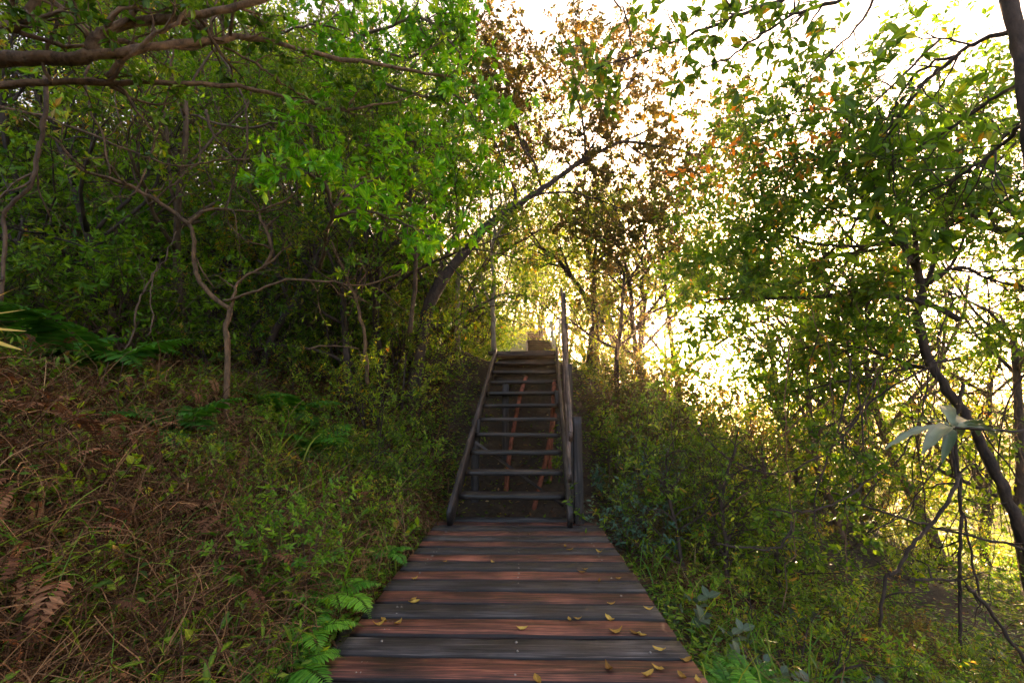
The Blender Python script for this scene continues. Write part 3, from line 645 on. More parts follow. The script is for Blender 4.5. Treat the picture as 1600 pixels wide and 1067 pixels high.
# yellow lit frond tips at the left edge
r_ = root('palm_frond', tuple(at(-60, 505, 1.7)), 'bright yellow green frond tips poking in at the left edge', 'fern frond')
s = Soup()
for e in (.55, .2, -.12, -.4):
    P = smooth_path([at(-60, 505, 1.7), at(-20, 505 - e * 60, 1.66), at(44 - abs(e) * 22, 505 - e * 105, 1.6)], 10); ribbon(s, P, np.array([.006, .009, .011, .012, .012, .011, .009, .007, .004, .001]), .9, (0, -.6, .8))
obj('leaflet', s.mesh('leaflet', LM['gold'], False, tuple(r_.location)), r_)

# ------------------------------------------------------------ herbs and grass tufts
HL = Lib([mk('leafy_herb', 'weed', herb_soups(31, 8, .22, .042, T_BROAD, 7), BARK, 'bright'), mk('leafy_herb', 'weed', herb_soups(32, 7, .2, .036, T_FINE, 10), BARK, 'bright'), mk('leafy_herb', 'weed', herb_soups(33, 9, .3, .06, T_LANCE, 6), BARK, 'deep'),
          mk('leafy_herb', 'weed', herb_soups(34, 6, .22, .06, T_BROAD, 5), BARK, 'pale')])
rg = np.random.default_rng(17)
pos = []
def far_enough(x, y, d):
    if all((x - a) ** 2 + (y - b) ** 2 > d * d for a, b in pos): pos.append((x, y)); return True
x, y = polar(rg, 2500, 1.35, 6.0, -66, -11, .8)
n = 0
for a, b in zip(x, y):
    if n >= 210 or not (clear(a, b, .08) and a < -.85) or not far_enough(a, b, .16): continue
    if topx((a, b, hz(a, b)))[0] < -60: continue
    near = b < 2.6
    HL.put(int(rg.integers(0, 3)), (a, b, hz(a, b) + .03), rg.uniform(0, 6), rg.uniform(.6, 1.25) * (.75 + .1 * b), 'small leafy green weed among dry stems ' + ('low on the left bank near the camera' if near else 'farther up the left bank'), 'leafy weeds ' + ('low' if near else 'higher') + ' on the left bank'); n += 1
x, y = polar(rg, 900, 1.5, 7.5, 14, 60, .9); n = 0
for a, b in zip(x, y):
    if n >= 85 or not (clear(a, b, .1) and a > .85) or not far_enough(a, b, .18): continue
    near = b < 3
    HL.put(int(rg.integers(0, 4)), (a, b, hz(a, b) + .03), rg.uniform(0, 6), rg.uniform(.6, 1.1) * (.8 + .1 * b), 'leafy weed ' + ('in the near undergrowth right of the planks' if near else 'in the undergrowth right of the stairs'), 'leafy weeds ' + ('near the planks' if near else 'beyond the planks') + ' on the right'); n += 1
def mkgrass(seed, mat, **k):
    so = grass_soup(seed, **k)
    def f(loc, label, group):
        r_ = obj('grass_tuft', so.mesh('grass_tuft', LM[mat]), None, tuple(loc)); return tag(r_, label, 'grass tuft', group)
    return f
GL = Lib([mkgrass(41, 'grass'), mkgrass(42, 'grass', n=26, L=.6, wd=.006), mkgrass(43, 'pale', n=50, L=.35, wd=.003), mkgrass(44, 'straw', n=50, L=.5, wd=.003)])
for i in range(64):
    if i < 38: a, b = polar(rg, 1, 1.5, 6.5, -64, -12, .7)
    else: a, b = polar(rg, 1, 1.5, 6, 16, 55, .8)
    a, b = float(a[0]), float(b[0])
    if not clear(a, b, .12) or abs(a) < .95 or topx((a, b, hz(a, b)))[0] < -40: continue
    GL.put(int(rg.choice(4, p=[.3, .25, .15, .3])), (a, b, hz(a, b)), rg.uniform(0, 6), rg.uniform(.5, 1.0), 'arching grass tuft on the ' + lab_side(a) + ' bank', 'grass tufts on the ' + lab_side(a) + ' bank')
for px, Yd, sc, lab in [(430, 3.7, 1.2, 'tall yellowish grass clump right of the twisted tree'), (500, 4.0, .8, 'grass clump in the dark left of the stairs'), (470, 3.3, .9, 'bright grass clump on the upper left bank')]:
    GL.put(1, gp(px, Yd), px, sc, lab, None)

# ------------------------------------------------------------ shrubs
SH = Lib([mk('shrub', 'shrub', shrub_soups(51, 1.5, 8, .06, T_MID, 22), BARKD, 'deep'),
          mk('shrub', 'shrub', shrub_soups(52, 1.3, 8, .075, T_MID, 14, mode='whorl'), BARK, 'bright'),
          mk('shrub', 'shrub', shrub_soups(53, 1.4, 8, .05, T_MID, 24), BARKD, 'yellow'),
          mk('shrub', 'shrub', shrub_soups(54, 1.2, 7, .055, T_MID, 22, tlo=.1), BARKD, 'deep'),
          mk('shrub', 'shrub', shrub_soups(55, 1.0, 6, .09, T_FINE, 7, mode='whorl'), BARK, 'blue'),
          mk('shrub', 'shrub', shrub_soups(56, 1.3, 8, .05, T_MID, 18), BARK, 'olive')])
def shrubs(n, r0, r1, a0, a1, kinds_, sc, label, group, mind=.5, seed=0, xmin=.8, lim=None, p=.9):
    g = np.random.default_rng(seed); c = 0
    for _ in range(n * 12):
        if c >= n: break
        a, b = polar(g, 1, r0, r1, a0, a1, p); a, b = float(a[0]), float(b[0])
        if abs(a) < xmin or not clear(a, b, .35): continue
        if lim and not lim(a, b): continue
        if not far_enough(a, b, mind): continue
        SH.put(int(g.choice(kinds_)), (a, b, hz(a, b) - .05), g.uniform(0, 6), g.uniform(*sc), label, group, (g.normal(0, .08), g.normal(0, .08))); c += 1
shrubs(24, 4.6, 7.5, -58, -14, [0, 1, 3], (.85, 1.3), 'leafy green shrub in the dim thicket up the left bank', 'shrubs of the left thicket', .62, 1, lim=lambda a, b: -a > 1.7)
shrubs(80, 6.5, 15, -56, -6, [0, 1, 3, 2], (1.2, 1.9), 'dense green shrub covering the hillside on the left', 'hillside shrubs on the left', .8, 2, lim=lambda a, b: a < .044 * b - 1.9)
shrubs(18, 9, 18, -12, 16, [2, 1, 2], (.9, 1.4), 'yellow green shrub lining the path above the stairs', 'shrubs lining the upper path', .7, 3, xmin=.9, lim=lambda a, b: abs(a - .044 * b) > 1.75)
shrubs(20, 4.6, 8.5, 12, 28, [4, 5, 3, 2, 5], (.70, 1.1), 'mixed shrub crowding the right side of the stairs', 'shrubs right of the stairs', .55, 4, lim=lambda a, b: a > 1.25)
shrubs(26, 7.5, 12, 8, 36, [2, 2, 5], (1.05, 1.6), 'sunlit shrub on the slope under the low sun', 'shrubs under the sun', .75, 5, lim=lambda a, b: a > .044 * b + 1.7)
shrubs(18, 4.8, 12, 28, 56, [2, 5, 2, 1], (.6, 1.0), 'bright shrub on the falling slope at the right', 'shrubs of the right slope', .8, 6)
pos.clear()
shrubs(10, 2.4, 5.2, -32, -13, [1, 3, 3, 1], (.30, .52), 'low leafy shrub on the left bank close to the boardwalk and stairs', 'low shrubs on the left bank', .5, 11, xmin=1.0)
shrubs(9, 2.3, 4.6, 24, 48, [3, 5, 1, 3], (.32, .55), 'low bushy shrub on the right slope below the planks', 'low shrubs right of the planks', .36, 12, xmin=1.2)
for px, Yd, k, sc, lab in [(912, 11.5, 2, .95, 'bushy shrub directly behind the tall rail post'), (938, 9.5, 2, .9, 'yellow green shrub at the foot of the forked tree'), (965, 12.5, 3, 1.5, 'tall green shrub right of the forked tree'), (905, 16, 2, 1.5, 'pale shrub beside the rail of the farther steps'), (1045, 4.5, 3, 1.05, 'dense dark shrub screening the low sun from the planks'), (1100, 5.2, 0, 1.1, 'tall leafy shrub behind the dark shrub at the right of the stairs'), (1160, 4.8, 3, 1.0, 'leafy shrub between the planks and the right slope'), (960, 5.2, 4, .85, 'blue green whorled shrub beside the handrail'), (975, 4.3, 4, .55, 'low blue green shrub at the right end of the planks'), (1000, 6.5, 1, .9, 'bright green shrub with large lit leaves left of the sun'),
                           (590, 5.6, 2, .9, 'yellow green shrub on the bank left of the staircase'), (672, 8.2, 2, .8, 'pale green shrub beside the top of the stairs on the left'), (628, 7.0, 2, 1.0, 'yellowish shrub between stairs and left wood'), (620, 4.9, 3, .9, 'dark shrub leaning over the bank left of the stairs'), (672, 6.0, 3, .65, 'small leafy shrub close to the left stringer'), (555, 4.4, 3, .6, 'low dark shrub left of the stairs on the bank')]:
    SH.put(k, gp(px, Yd), px * .7, sc, lab, None)

# ------------------------------------------------------------ trees
TRm = [mk('tree', 'tree', tree_soups(61, 5, .085, per=26), BARKD, 'deep', 'trunk', 'crown'), mk('tree', 'tree', tree_soups(62, 5.5, .075, per=28, up=.08), BARK, 'bright', 'trunk', 'crown'),
       mk('tree', 'tree', tree_soups(63, 5, .085, per=26, upn=.5, mode='whorl'), BARKD, 'olive', 'trunk', 'crown'), mk('tree', 'tree', tree_soups(64, 4.5, .07, per=26), BARKD, 'yellow', 'trunk', 'crown'),
       mk('tree', 'tree', tree_soups(65, 4.2, .10, per=20, mode='whorl', tmpl=T_MID, kids={3: 5, 2: 5, 1: 5}), BARKD, 'bright', 'trunk', 'crown')]
TL = Lib(TRm)
tr = [  # px, Y, kind, scale, label, group
    (30, 6.5, 0, .95), (190, 7.6, 1, .95), (330, 8.6, 0, 1.05), (455, 7.0, 4, 1.0), (545, 8.6, 1, 1.05), (610, 6.6, 0, .92), (655, 9.0, 1, 1.05),
    (95, 10, 1, 1.2), (255, 11, 0, 1.25), (400, 12, 1, 1.3), (500, 11, 0, 1.3), (590, 12.5, 0, 1.3), (-60, 8.5, 0, 1.2), (640, 7.2, 4, .95), (560, 5.9, 4, .85),
    (140, 5.6, 4, .95), (290, 6.2, 1, .9), (395, 5.9, 0, .85), (470, 9.5, 0, 1.2), (340, 14, 0, 1.6), (180, 14, 1, 1.6), (60, 14, 0, 1.6), (520, 15, 1, 1.5), (620, 16, 0, 1.5), (680, 13, 1, 1.3), (-120, 6.5, 1, 1.0), (100, 18, 0, 2.2), (250, 18, 1, 2.2), (380, 18, 0, 2.3), (480, 19, 1, 2.2), (300, 9.5, 3, 1.1), (130, 8.5, 3, 1.0), (440, 8.2, 3, 1.0), (630, 9.8, 3, 1.15), (60, 8, 2, 1.0), (500, 12.5, 2, 1.5), (220, 15, 3, 1.7), (570, 20, 0, 2.4), (700, 10.5, 1, 1.1)]
for px, Yd, k, sc in tr:
    TL.put(k, gp(px, Yd), px * .37, sc, ['dark leaved tree in the dense wood on the left', 'fresh green tree in the dense wood on the left', 'brownish tree among the green trees of the left wood', 'yellow green tree among the darker trees of the left wood', 'broad leaved tree with whorled leaves on the left edge of the sky'][k], 'trees of the left wood')
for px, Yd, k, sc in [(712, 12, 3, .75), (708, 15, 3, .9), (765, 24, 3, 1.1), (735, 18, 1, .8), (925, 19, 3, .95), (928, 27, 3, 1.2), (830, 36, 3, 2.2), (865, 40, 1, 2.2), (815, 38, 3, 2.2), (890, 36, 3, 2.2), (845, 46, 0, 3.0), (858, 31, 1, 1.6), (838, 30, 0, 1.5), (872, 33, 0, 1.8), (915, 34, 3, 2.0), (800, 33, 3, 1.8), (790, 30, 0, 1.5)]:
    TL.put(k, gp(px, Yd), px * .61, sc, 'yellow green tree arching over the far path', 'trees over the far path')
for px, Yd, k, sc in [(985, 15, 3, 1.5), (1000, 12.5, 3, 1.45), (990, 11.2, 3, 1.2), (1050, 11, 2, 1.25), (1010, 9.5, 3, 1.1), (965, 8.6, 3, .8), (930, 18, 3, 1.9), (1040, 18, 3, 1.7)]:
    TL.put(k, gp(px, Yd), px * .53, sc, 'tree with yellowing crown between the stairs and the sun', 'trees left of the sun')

for px, Yd, k, sc in [(1330, 8.5, 3, 1.15), (1450, 8, 1, 1.25), (1560, 7, 3, 1.3), (1500, 9.5, 3, 1.3), (1240, 8, 3, .95), (1300, 7, 1, .85), (1240, 10, 3, .9), (1290, 9, 0, .75), (1410, 10, 3, 1.0), (1390, 13, 0, 1.1), (1620, 9.5, 1, 1.1), (1500, 13, 3, 1.2), (1230, 17, 0, .8)]:
    TL.put(k, gp(px, Yd), px * .71, sc, 'leafy tree rooted on the falling slope at the right', 'trees on the right slope')

def traced(name, label, limbs, mat, leafm, P=None, seed=0, leaf=.06, tmpl=T_MID, per=8, mode='alt', cat='tree', jit=.006, leafless=False, wn='trunk', ln='crown', foot=None, **k):
    """limbs: (points (px, py, Y), r0, r1, children, child length, child level)"""
    rg = np.random.default_rng(seed); P = P or Gp(); W, Lf, segs, out = Soup(), Soup(), [], []
    first = None
    for pts, r0, r1, kids, cl, lv, *t0 in limbs:
        Q = smooth_path([at(*p) if len(p) == 3 else np.array(p[:3]) for p in pts], len(pts) * 4, jit, rg)
        if first is None: first = Q[0]
        rad = np.linspace(r0, r1, len(Q)) * (1 + rg.normal(0, .05, len(Q))); tube(W, Q, rad, 10)
        if kids: spawn(rg, Q, rad, kids, cl, lv + 1, P, out, segs, t0[0] if t0 else .25)
    branches(W, out)
    if segs and not leafless: twigleaves(Lf, rg, segs, per, leaf, tmpl, mode, **k)
    loc = foot if foot is not None else first
    r_ = root(name, tuple(loc), label, cat)
    obj(wn, W.mesh(wn, mat, True, tuple(loc)), r_)
    if Lf.n: obj(ln, Lf.mesh(ln, LM[leafm], False, tuple(loc)), r_)
    return r_
def foot(px, Yd, dz=-.2): p = gp(px, Yd, dz); return (p[0], p[1], p[2], 0)

# small twisted tree on the left bank
f0 = gp(356, 4.0, -.15)
traced('twisted_tree', 'small twisted tree with forked pale trunk standing on the left bank', [
    ([(*f0, 0), (356, 555, 4.0), (353, 515, 4.0), (360, 483, 4.0)], .026, .023, 0, 0, 0),
    ([(360, 483, 4.0), (335, 465, 3.98), (312, 440, 3.95), (303, 405, 3.95), (303, 375, 3.95), (296, 352, 3.95)], .021, .017, 0, 0, 0),
    ([(296, 352, 3.95), (262, 325, 3.9), (215, 297, 3.8), (170, 278, 3.7), (128, 266, 3.6), (98, 230, 3.5), (68, 205, 3.4)], .020, .009, 8, .55, 1),
    ([(296, 352, 3.95), (310, 335, 4.0), (345, 326, 4.1), (400, 330, 4.2), (447, 312, 4.3), (475, 285, 4.4)], .016, .007, 8, .55, 1),
    ([(360, 483, 4.0), (366, 460, 4.0), (374, 440, 4.05), (420, 410, 4.1), (455, 380, 4.2)], .015, .007, 6, .5, 1),
    ([(350, 470, 4.0), (400, 455, 3.9), (450, 438, 3.9), (520, 440, 4.0), (560, 446, 4.0), (640, 425, 4.1)], .013, .007, 7, .6, 1),
    ([(303, 395, 3.95), (320, 430, 4.0), (335, 450, 4.1)], .008, .005, 0, 0, 0),
    ([(247, 312, 3.9), (235, 320, 4), (275, 285, 4.1), (300, 262, 4.2), (313, 250, 4.3), (310, 200, 4.3)], .010, .006, 4, .4, 1)],
    BARKO, 'deep', Gp(wob=.3, up=.02, kids={2: 4, 1: 4}), 71, .045, per=4, jit=.005, foot=f0)
# thin bare tangle in front of the left wood
for i, (lab, L_) in enumerate([
    ('long thin bare stem sagging across the upper left', [([(-40, 165, 3.4), (60, 180, 3.4), (130, 205, 3.4), (200, 235, 3.4), (270, 258, 3.4), (330, 252, 3.5), (390, 248, 3.6)], .012, .006, 7, .5, 1)]),
    ('wavy bare stem dropping down the left edge', [([(70, 120, 3.0), (68, 190, 3.0), (60, 240, 3.0), (45, 290, 3.0), (12, 330, 3.0), (5, 380, 3.0), (2, 470, 3.0)], .016, .011, 5, .5, 1)]),
    ('thin hanging stem curving below the upper branches', [([(135, 95, 3.1), (138, 160, 3.1), (160, 210, 3.1), (172, 275, 3.1)], .009, .006, 3, .4, 1), ([(270, 60, 3.2), (262, 140, 3.2), (240, 230, 3.2), (215, 297, 3.2), (196, 310, 3.2)], .007, .005, 2, .3, 1)]),
    ('grey bent stem left of the glossy leaf shrub', [([(323, 172, 3.7), (330, 205, 3.7), (350, 232, 3.7), (372, 252, 3.7)], .013, .009, 3, .4, 1), ([(330, 60, 3.6), (375, 140, 3.6), (388, 215, 3.6), (372, 260, 3.7), (355, 320, 3.8)], .010, .008, 4, .5, 1)]),
    ('bare shrub with crossing twigs in the middle of the wood', [([(412, 420, 4.6), (425, 385, 4.6), (408, 345, 4.6), (405, 330, 4.6)], .020, .012, 9, .8, 1), ([(405, 330, 4.6), (440, 325, 4.6), (455, 300, 4.5)], .009, .006, 3, .5, 1)]),
    ('thin bare stem with two bends above the dark ferns', [([(190, 560, 3.7), (210, 515, 3.7), (218, 470, 3.7), (240, 430, 3.8), (262, 395, 3.9), (275, 362, 4.0)], .008, .006, 4, .4, 1), ([(230, 525, 3.6), (238, 500, 3.6), (234, 455, 3.6), (245, 415, 3.7)], .006, .004, 1, .3, 1)]),
    ('dark bare stem among the shrubs left of the stairs', [([(575, 600, 5.0), (570, 540, 5.0), (560, 480, 5.0), (540, 430, 5.1), (520, 380, 5.2)], .022, .012, 8, .8, 1), ([(480, 545, 4.6), (520, 540, 4.7), (560, 545, 4.8)], .010, .006, 2, .3, 1)])]):
    traced('bare_shrub', lab, L_, BARKO if i % 2 == 0 else BARK, 'deep', Gp(wob=.34, up=.03, kids={2: 4, 1: 4}, rmin=.0022), 80 + i, .04, per=2, jit=.007, cat='bare shrub', wn='stem', ln='foliage')
# overhanging tree from the upper left
PT = Gp(wob=.25, up=.04, kids={3: 4, 2: 5, 1: 5})
b0 = np.array((*at(-330, 600, 2.7)[:2], 0)); b0[2] = hz(b0[0], b0[1])
traced('overhanging_tree', 'leafy tree leaning in from the upper left with thick brown limbs', [
    ([(*b0, 0), (-320, 400, 2.75), (-260, 200, 2.7), (-120, 115, 2.65)], .11, .06, 0, 0, 0),
    ([(-140, 120, 2.65), (-50, 96, 2.65), (60, 92, 2.65), (135, 88, 2.65), (150, 62, 2.65), (195, 38, 2.7), (280, 28, 2.8), (370, 10, 2.9), (470, -20, 3.0)], .055, .02, 8, .55, 1),
    ([(120, 92, 2.65), (200, 80, 2.7), (300, 66, 2.9), (400, 60, 3.2), (500, 85, 3.5), (640, 110, 4.0), (700, 120, 4.2)], .034, .012, 14, .6, 1),
    ([(-120, 150, 2.65), (0, 132, 2.7), (120, 128, 2.8), (260, 130, 3.0), (390, 138, 3.3), (470, 158, 3.6), (530, 172, 3.8), (620, 160, 4.1)], .028, .010, 10, .5, 1),
    ([(165, 120, 2.75), (215, 75, 2.7), (260, 45, 2.7), (300, 10, 2.7), (320, -30, 2.7)], .018, .010, 4, .5, 1),
    ([(-60, 60, 2.5), (10, 45, 2.5), (45, 25, 2.5), (65, -25, 2.5)], .034, .026, 6, .6, 1),
    ([(80, 130, 2.7), (70, 90, 2.65), (100, 10, 2.6), (110, -30, 2.6)], .012, .008, 3, .5, 1),
    ([(350, 75, 3.1), (400, 100, 3.2), (440, 130, 3.3), (490, 160, 3.5)], .011, .007, 4, .5, 1)],
    BARKO, 'deep', PT, 91, .075, T_FINE, 15, 'whorl', foot=b0)
# glossy whorled sprays right part of the left wood
for i, (lab, L_) in enumerate([
    ('glossy bright green spray hanging at the edge of the sky', [([(560, 60, 4.6), (610, 40, 4.4), (660, 30, 4.3), (700, 60, 4.2), (725, 100, 4.2)], .02, .008, 16, .55, 1), ([(600, 130, 4.5), (660, 150, 4.3), (710, 150, 4.2), (745, 190, 4.2)], .016, .006, 14, .5, 1), ([(560, -10, 4.4), (620, -20, 4.2), (680, 10, 4.2)], .016, .006, 12, .5, 1)]),
    ('large leaved shrub spray low over the bank left of the stairs', [([(500, 420, 4.6), (510, 370, 4.2), (520, 330, 3.9), (505, 285, 3.7), (470, 270, 3.5)], .022, .010, 12, .45, 1), ([(520, 340, 4.0), (570, 330, 3.8), (620, 345, 3.8), (670, 370, 3.8)], .014, .007, 12, .42, 1), ([(520, 330, 3.9), (560, 290, 3.9), (610, 280, 4.0), (650, 300, 4.0)], .012, .006, 10, .42, 1)]),
    ('broad bright bough at the top beside the open sky', [([(520, 20, 5.0), (580, 70, 4.8), (640, 90, 4.6), (700, 50, 4.5)], .018, .008, 16, .6, 1), ([(560, 230, 5.2), (620, 220, 5.0), (690, 230, 4.9), (740, 260, 4.9)], .016, .006, 16, .6, 1)]),
    ('leafy bough crossing the upper middle of the wood', [([(300, 180, 4.4), (380, 200, 4.2), (450, 190, 4.1), (530, 210, 4.1)], .014, .006, 14, .5, 1), ([(420, 60, 4.0), (480, 40, 3.9), (540, 50, 3.9)], .012, .006, 12, .5, 1)]),
    ('mid height leafy boughs right of the bare twigs', [([(640, 520, 5.6), (650, 400, 5.4), (640, 300, 5.2), (660, 220, 5.0)], .03, .012, 20, .7, 1), ([(650, 380, 5.4), (700, 340, 5.3), (720, 280, 5.2)], .014, .006, 12, .5, 1)])]):
    traced('leafy_bough', lab, L_, BARK, 'gloss', Gp(wob=.2, up=.02, kids={2: 4, 1: 4}), 100 + i, .10, T_FINE, 12, 'whorl', cat='bough', wn='branch', ln='foliage', upn=1.0)

# leaning tree reaching over the stairs with a brown tinged crown
fL = gp(640, 6.6, -.2); Pq = Gp(wob=.2, up=.02, kids={3: 6, 2: 5, 1: 6}, rat=(.6, .9), t0=.15)
Y0 = 7.2
traced('leaning_tree', 'leaning tree with a long dark limb over the stairs and a brown tinged crown', [
    ([(*fL, 0), (670, 480, 6.7), (728, 392, 6.9), (765, 350, 7.0), (800, 325, 7.1)], .10, .062, 0, 0, 0),
    ([(800, 325, 7.1), (830, 306, 7.2), (865, 283, 7.3), (905, 255, 7.4), (945, 233, 7.5), (975, 222, 7.6), (1030, 228, 7.8), (1080, 240, 8)], .055, .018, 8, .8, 2),
    ([(800, 325, 7.1), (806, 305, 7.1), (800, 285, 7.1)], .034, .02, 0, 0, 0),
    ([(845, 290, 7.2), (835, 255, 7.2), (815, 225, 7.2), (805, 180, 7.2), (790, 110, 7.4)], .024, .012, 8, 1.05, 2),
    ([(915, 250, 7.4), (913, 210, 7.4), (905, 160, 7.5), (895, 110, 7.6), (900, 70, 7.8)], .024, .012, 8, .9, 2),
    ([(905, 215, 7.4), (945, 170, 7.5), (985, 130, 7.7), (1020, 100, 7.8)], .018, .008, 9, 1.05, 2),
    ([(975, 222, 7.6), (1030, 195, 7.8), (1080, 175, 8), (1110, 190, 8)], .018, .008, 8, 1.0, 2),
    ([(830, 306, 7.2), (880, 300, 7.3), (930, 310, 7.4), (980, 330, 7.6)], .02, .009, 9, 1.05, 2),
    ([(805, 300, 7.1), (790, 260, 7.0), (765, 200, 7.0), (760, 140, 7.0), (765, 100, 7.1)], .02, .01, 8, 1.05, 2)],
    BARKD, 'olive', Pq, 111, .078, T_LOW, 32, mode='whorl', clump=.6, upn=.5, foot=fL)
# forked tree right of the tall rail post
fF = gp(928, 10.5, -.2)
traced('forked_tree', 'dark forked tree behind the tall rail post', [
    ([(*fF, 0), (927, 545, 10.5), (932, 505, 10.5)], .15, .12, 0, 0, 0),
    ([(932, 505, 10.5), (915, 465, 10.5), (890, 430, 10.4), (865, 400, 10.3), (840, 385, 10.2)], .08, .03, 6, 1.3, 2),
    ([(934, 505, 10.5), (928, 450, 10.5), (928, 410, 10.5), (935, 360, 10.5)], .07, .03, 6, 1.3, 2),
    ([(938, 500, 10.5), (962, 468, 10.6), (1000, 442, 10.8), (1040, 420, 11)], .06, .022, 6, 1.2, 2),
    ([(928, 420, 10.5), (960, 380, 10.5), (990, 350, 10.6)], .04, .02, 4, 1.2, 2)],
    BARKD, 'yellow', Gp(wob=.2, up=.02, kids={3: 4, 2: 5, 1: 5}), 121, .08, T_LOW, 24, clump=.6, foot=fF)
fP = gp(771, 8.8, -.1)
traced('slender_tree', 'slender pale trunked tree left of the top of the stairs', [
    ([(*fP, 0), (771, 520, 8.8), (769, 480, 8.8), (772, 440, 8.8), (768, 400, 8.8), (773, 350, 8.8), (765, 300, 8.8)], .055, .02, 9, 1.0, 2, .65),
    ([(769, 480, 8.8), (758, 455, 8.8), (752, 425, 8.8)], .022, .012, 3, .8, 1)],
    BARKP, 'yellow', Gp(wob=.2, up=.06, kids={3: 4, 2: 4, 1: 4}), 131, .07, T_LOW, 18, foot=fP)
fG = gp(712, 8.6, -.1)
traced('slender_tree', 'grey straight trunk half hidden behind the green leaves left of the sky', [
    ([(*fG, 0), (715, 500, 8.6), (716, 400, 8.6), (713, 300, 8.6), (708, 250, 8.6), (712, 190, 8.6)], .06, .03, 8, 1.0, 2, .4)],
    BARKP, 'bright', Gp(wob=.2, up=.06, kids={3: 4, 2: 4, 1: 4}), 132, .07, T_LOW, 20, foot=fG)

# ------------------------------------------------------------ right hand trees
PR = Gp(wob=.24, up=.0, kids={3: 4, 2: 6, 1: 5}, rat=(.6, .9), t0=.3)
fR = gp(1700, 4.0, -.2)
traced('curved_tree', 'curved dark trunk at the right with a leafy crown against the bright sky', [
    ([(*fR, 0), (1640, 930, 3.9), (1600, 840, 3.8), (1575, 780, 3.8), (1553, 735, 3.8), (1520, 665, 3.8), (1485, 615, 3.85), (1450, 560, 3.9)], .047, .032, 0, 0, 0),
    ([(1450, 560, 3.9), (1435, 500, 3.9), (1440, 440, 3.9), (1405, 375, 3.9), (1370, 335, 3.9), (1330, 290, 3.8), (1300, 240, 3.8)], .038, .012, 12, .85, 2),
    ([(1500, 500, 3.7), (1430, 470, 3.8), (1330, 460, 3.9), (1250, 466, 4.0), (1165, 465, 4.1), (1090, 474, 4.2)], .024, .009, 13, .5, 2),
    ([(1640, 375, 3.8), (1575, 362, 3.8), (1535, 350, 3.8), (1515, 320, 3.8), (1530, 260, 3.8), (1580, 200, 3.7)], .030, .012, 11, .8, 2),
    ([(1405, 375, 3.9), (1340, 385, 3.9), (1270, 380, 4.0), (1200, 350, 4.1)], .018, .008, 9, .75, 2),
    ([(1440, 440, 3.9), (1500, 420, 4.0), (1560, 440, 4.1), (1620, 450, 4.1)], .018, .008, 9, .75, 2),
    ([(1470, 585, 3.9), (1400, 560, 4.1), (1320, 540, 4.3), (1250, 545, 4.4)], .016, .007, 10, .6, 2),
    ([(1440, 470, 3.9), (1480, 330, 3.9), (1500, 230, 3.9), (1480, 160, 4.0)], .018, .008, 10, .8, 2),
    ([(1370, 335, 3.9), (1330, 340, 4.0), (1260, 300, 4.1), (1230, 270, 4.2)], .014, .007, 8, .7, 2)],
    BARKD, 'canopy', PR, 141, .075, T_MID, 13, 'alt', clump=.35, foot=fR)
PW = Gp(wob=.22, up=-.02, kids={2: 4, 1: 4}, rat=(.6, .9))
fT = np.array((*at(1690, 600, 2.3)[:2], 0)); fT[2] = hz(fT[0], fT[1])
traced('whorled_tree', 'tree at the upper right corner with large whorled green leaves', [
    ([(*fT, 0), (1660, 600, 2.35), (1630, 350, 2.3), (1608, 200, 2.3), (1600, 100, 2.3), (1585, 40, 2.3), (1560, -60, 2.3)], .05, .034, 0, 0, 0),
    ([(1595, 50, 2.3), (1540, 60, 2.4), (1490, 90, 2.5), (1450, 125, 2.6), (1420, 165, 2.7), (1385, 215, 2.8)], .014, .006, 13, .55, 1),
    ([(1608, 190, 2.3), (1560, 230, 2.5), (1510, 270, 2.6), (1450, 300, 2.8)], .013, .006, 13, .55, 1),
    ([(1602, 130, 2.3), (1560, 150, 2.5), (1500, 190, 2.7), (1440, 230, 2.9), (1380, 260, 3.1)], .012, .006, 15, .6, 1),
    ([(1500, 85, 2.5), (1440, 110, 2.7), (1400, 160, 2.9), (1395, 260, 3.0), (1400, 340, 3.0)], .010, .004, 6, .35, 1)],
    BARKD, 'canopy', PW, 151, .11, T_FINE, 6, 'whorl', clump=.3, foot=fT, thi=.8)
PV = Gp(wob=.2, up=-.05, kids={2: 3, 1: 3}, rat=(.5, .8))
traced('overhead_bough', 'long thin bough with palmate leaves crossing the sky above', [
    ([(1330, -60, 2.5), (1250, -12, 2.5), (1160, 22, 2.5), (1095, 48, 2.55), (1040, 70, 2.6), (990, 88, 2.6), (930, 110, 2.65)], .015, .004, 17, .32, 1),
    ([(1420, -50, 2.4), (1330, -5, 2.4), (1260, 15, 2.4), (1215, 38, 2.4), (1175, 65, 2.45), (1140, 90, 2.5), (1090, 112, 2.5)], .013, .004, 15, .32, 1),
    ([(1380, -50, 2.6), (1350, 30, 2.7), (1290, 90, 2.8), (1240, 150, 2.9)], .010, .004, 10, .30, 1),
    ([(960, -60, 2.8), (955, -10, 2.8), (975, 20, 2.8), (985, 70, 2.8), (960, 100, 2.8)], .008, .003, 4, .22, 1)],
    BARKD, 'canopy', PV, 161, .085, T_FINE, 7, 'whorl', clump=.3, cat='bough', wn='branch', ln='foliage')
traced('overhead_bough', 'drooping bough with many orange leaves in front of the white sky', [
    ([(1470, 60, 3.0), (1400, 130, 3.1), (1330, 190, 3.2), (1270, 240, 3.3), (1190, 260, 3.4)], .010, .004, 20, .42, 1),
    ([(1330, 190, 3.2), (1280, 170, 3.2), (1200, 190, 3.3), (1130, 230, 3.4)], .008, .003, 13, .42, 1)],
    BARKD, 'canopy', PV, 162, .065, T_FINE, 4, 'alt', clump=.8, cat='bough', wn='branch', ln='foliage', tlo=.85, thi=1.3)
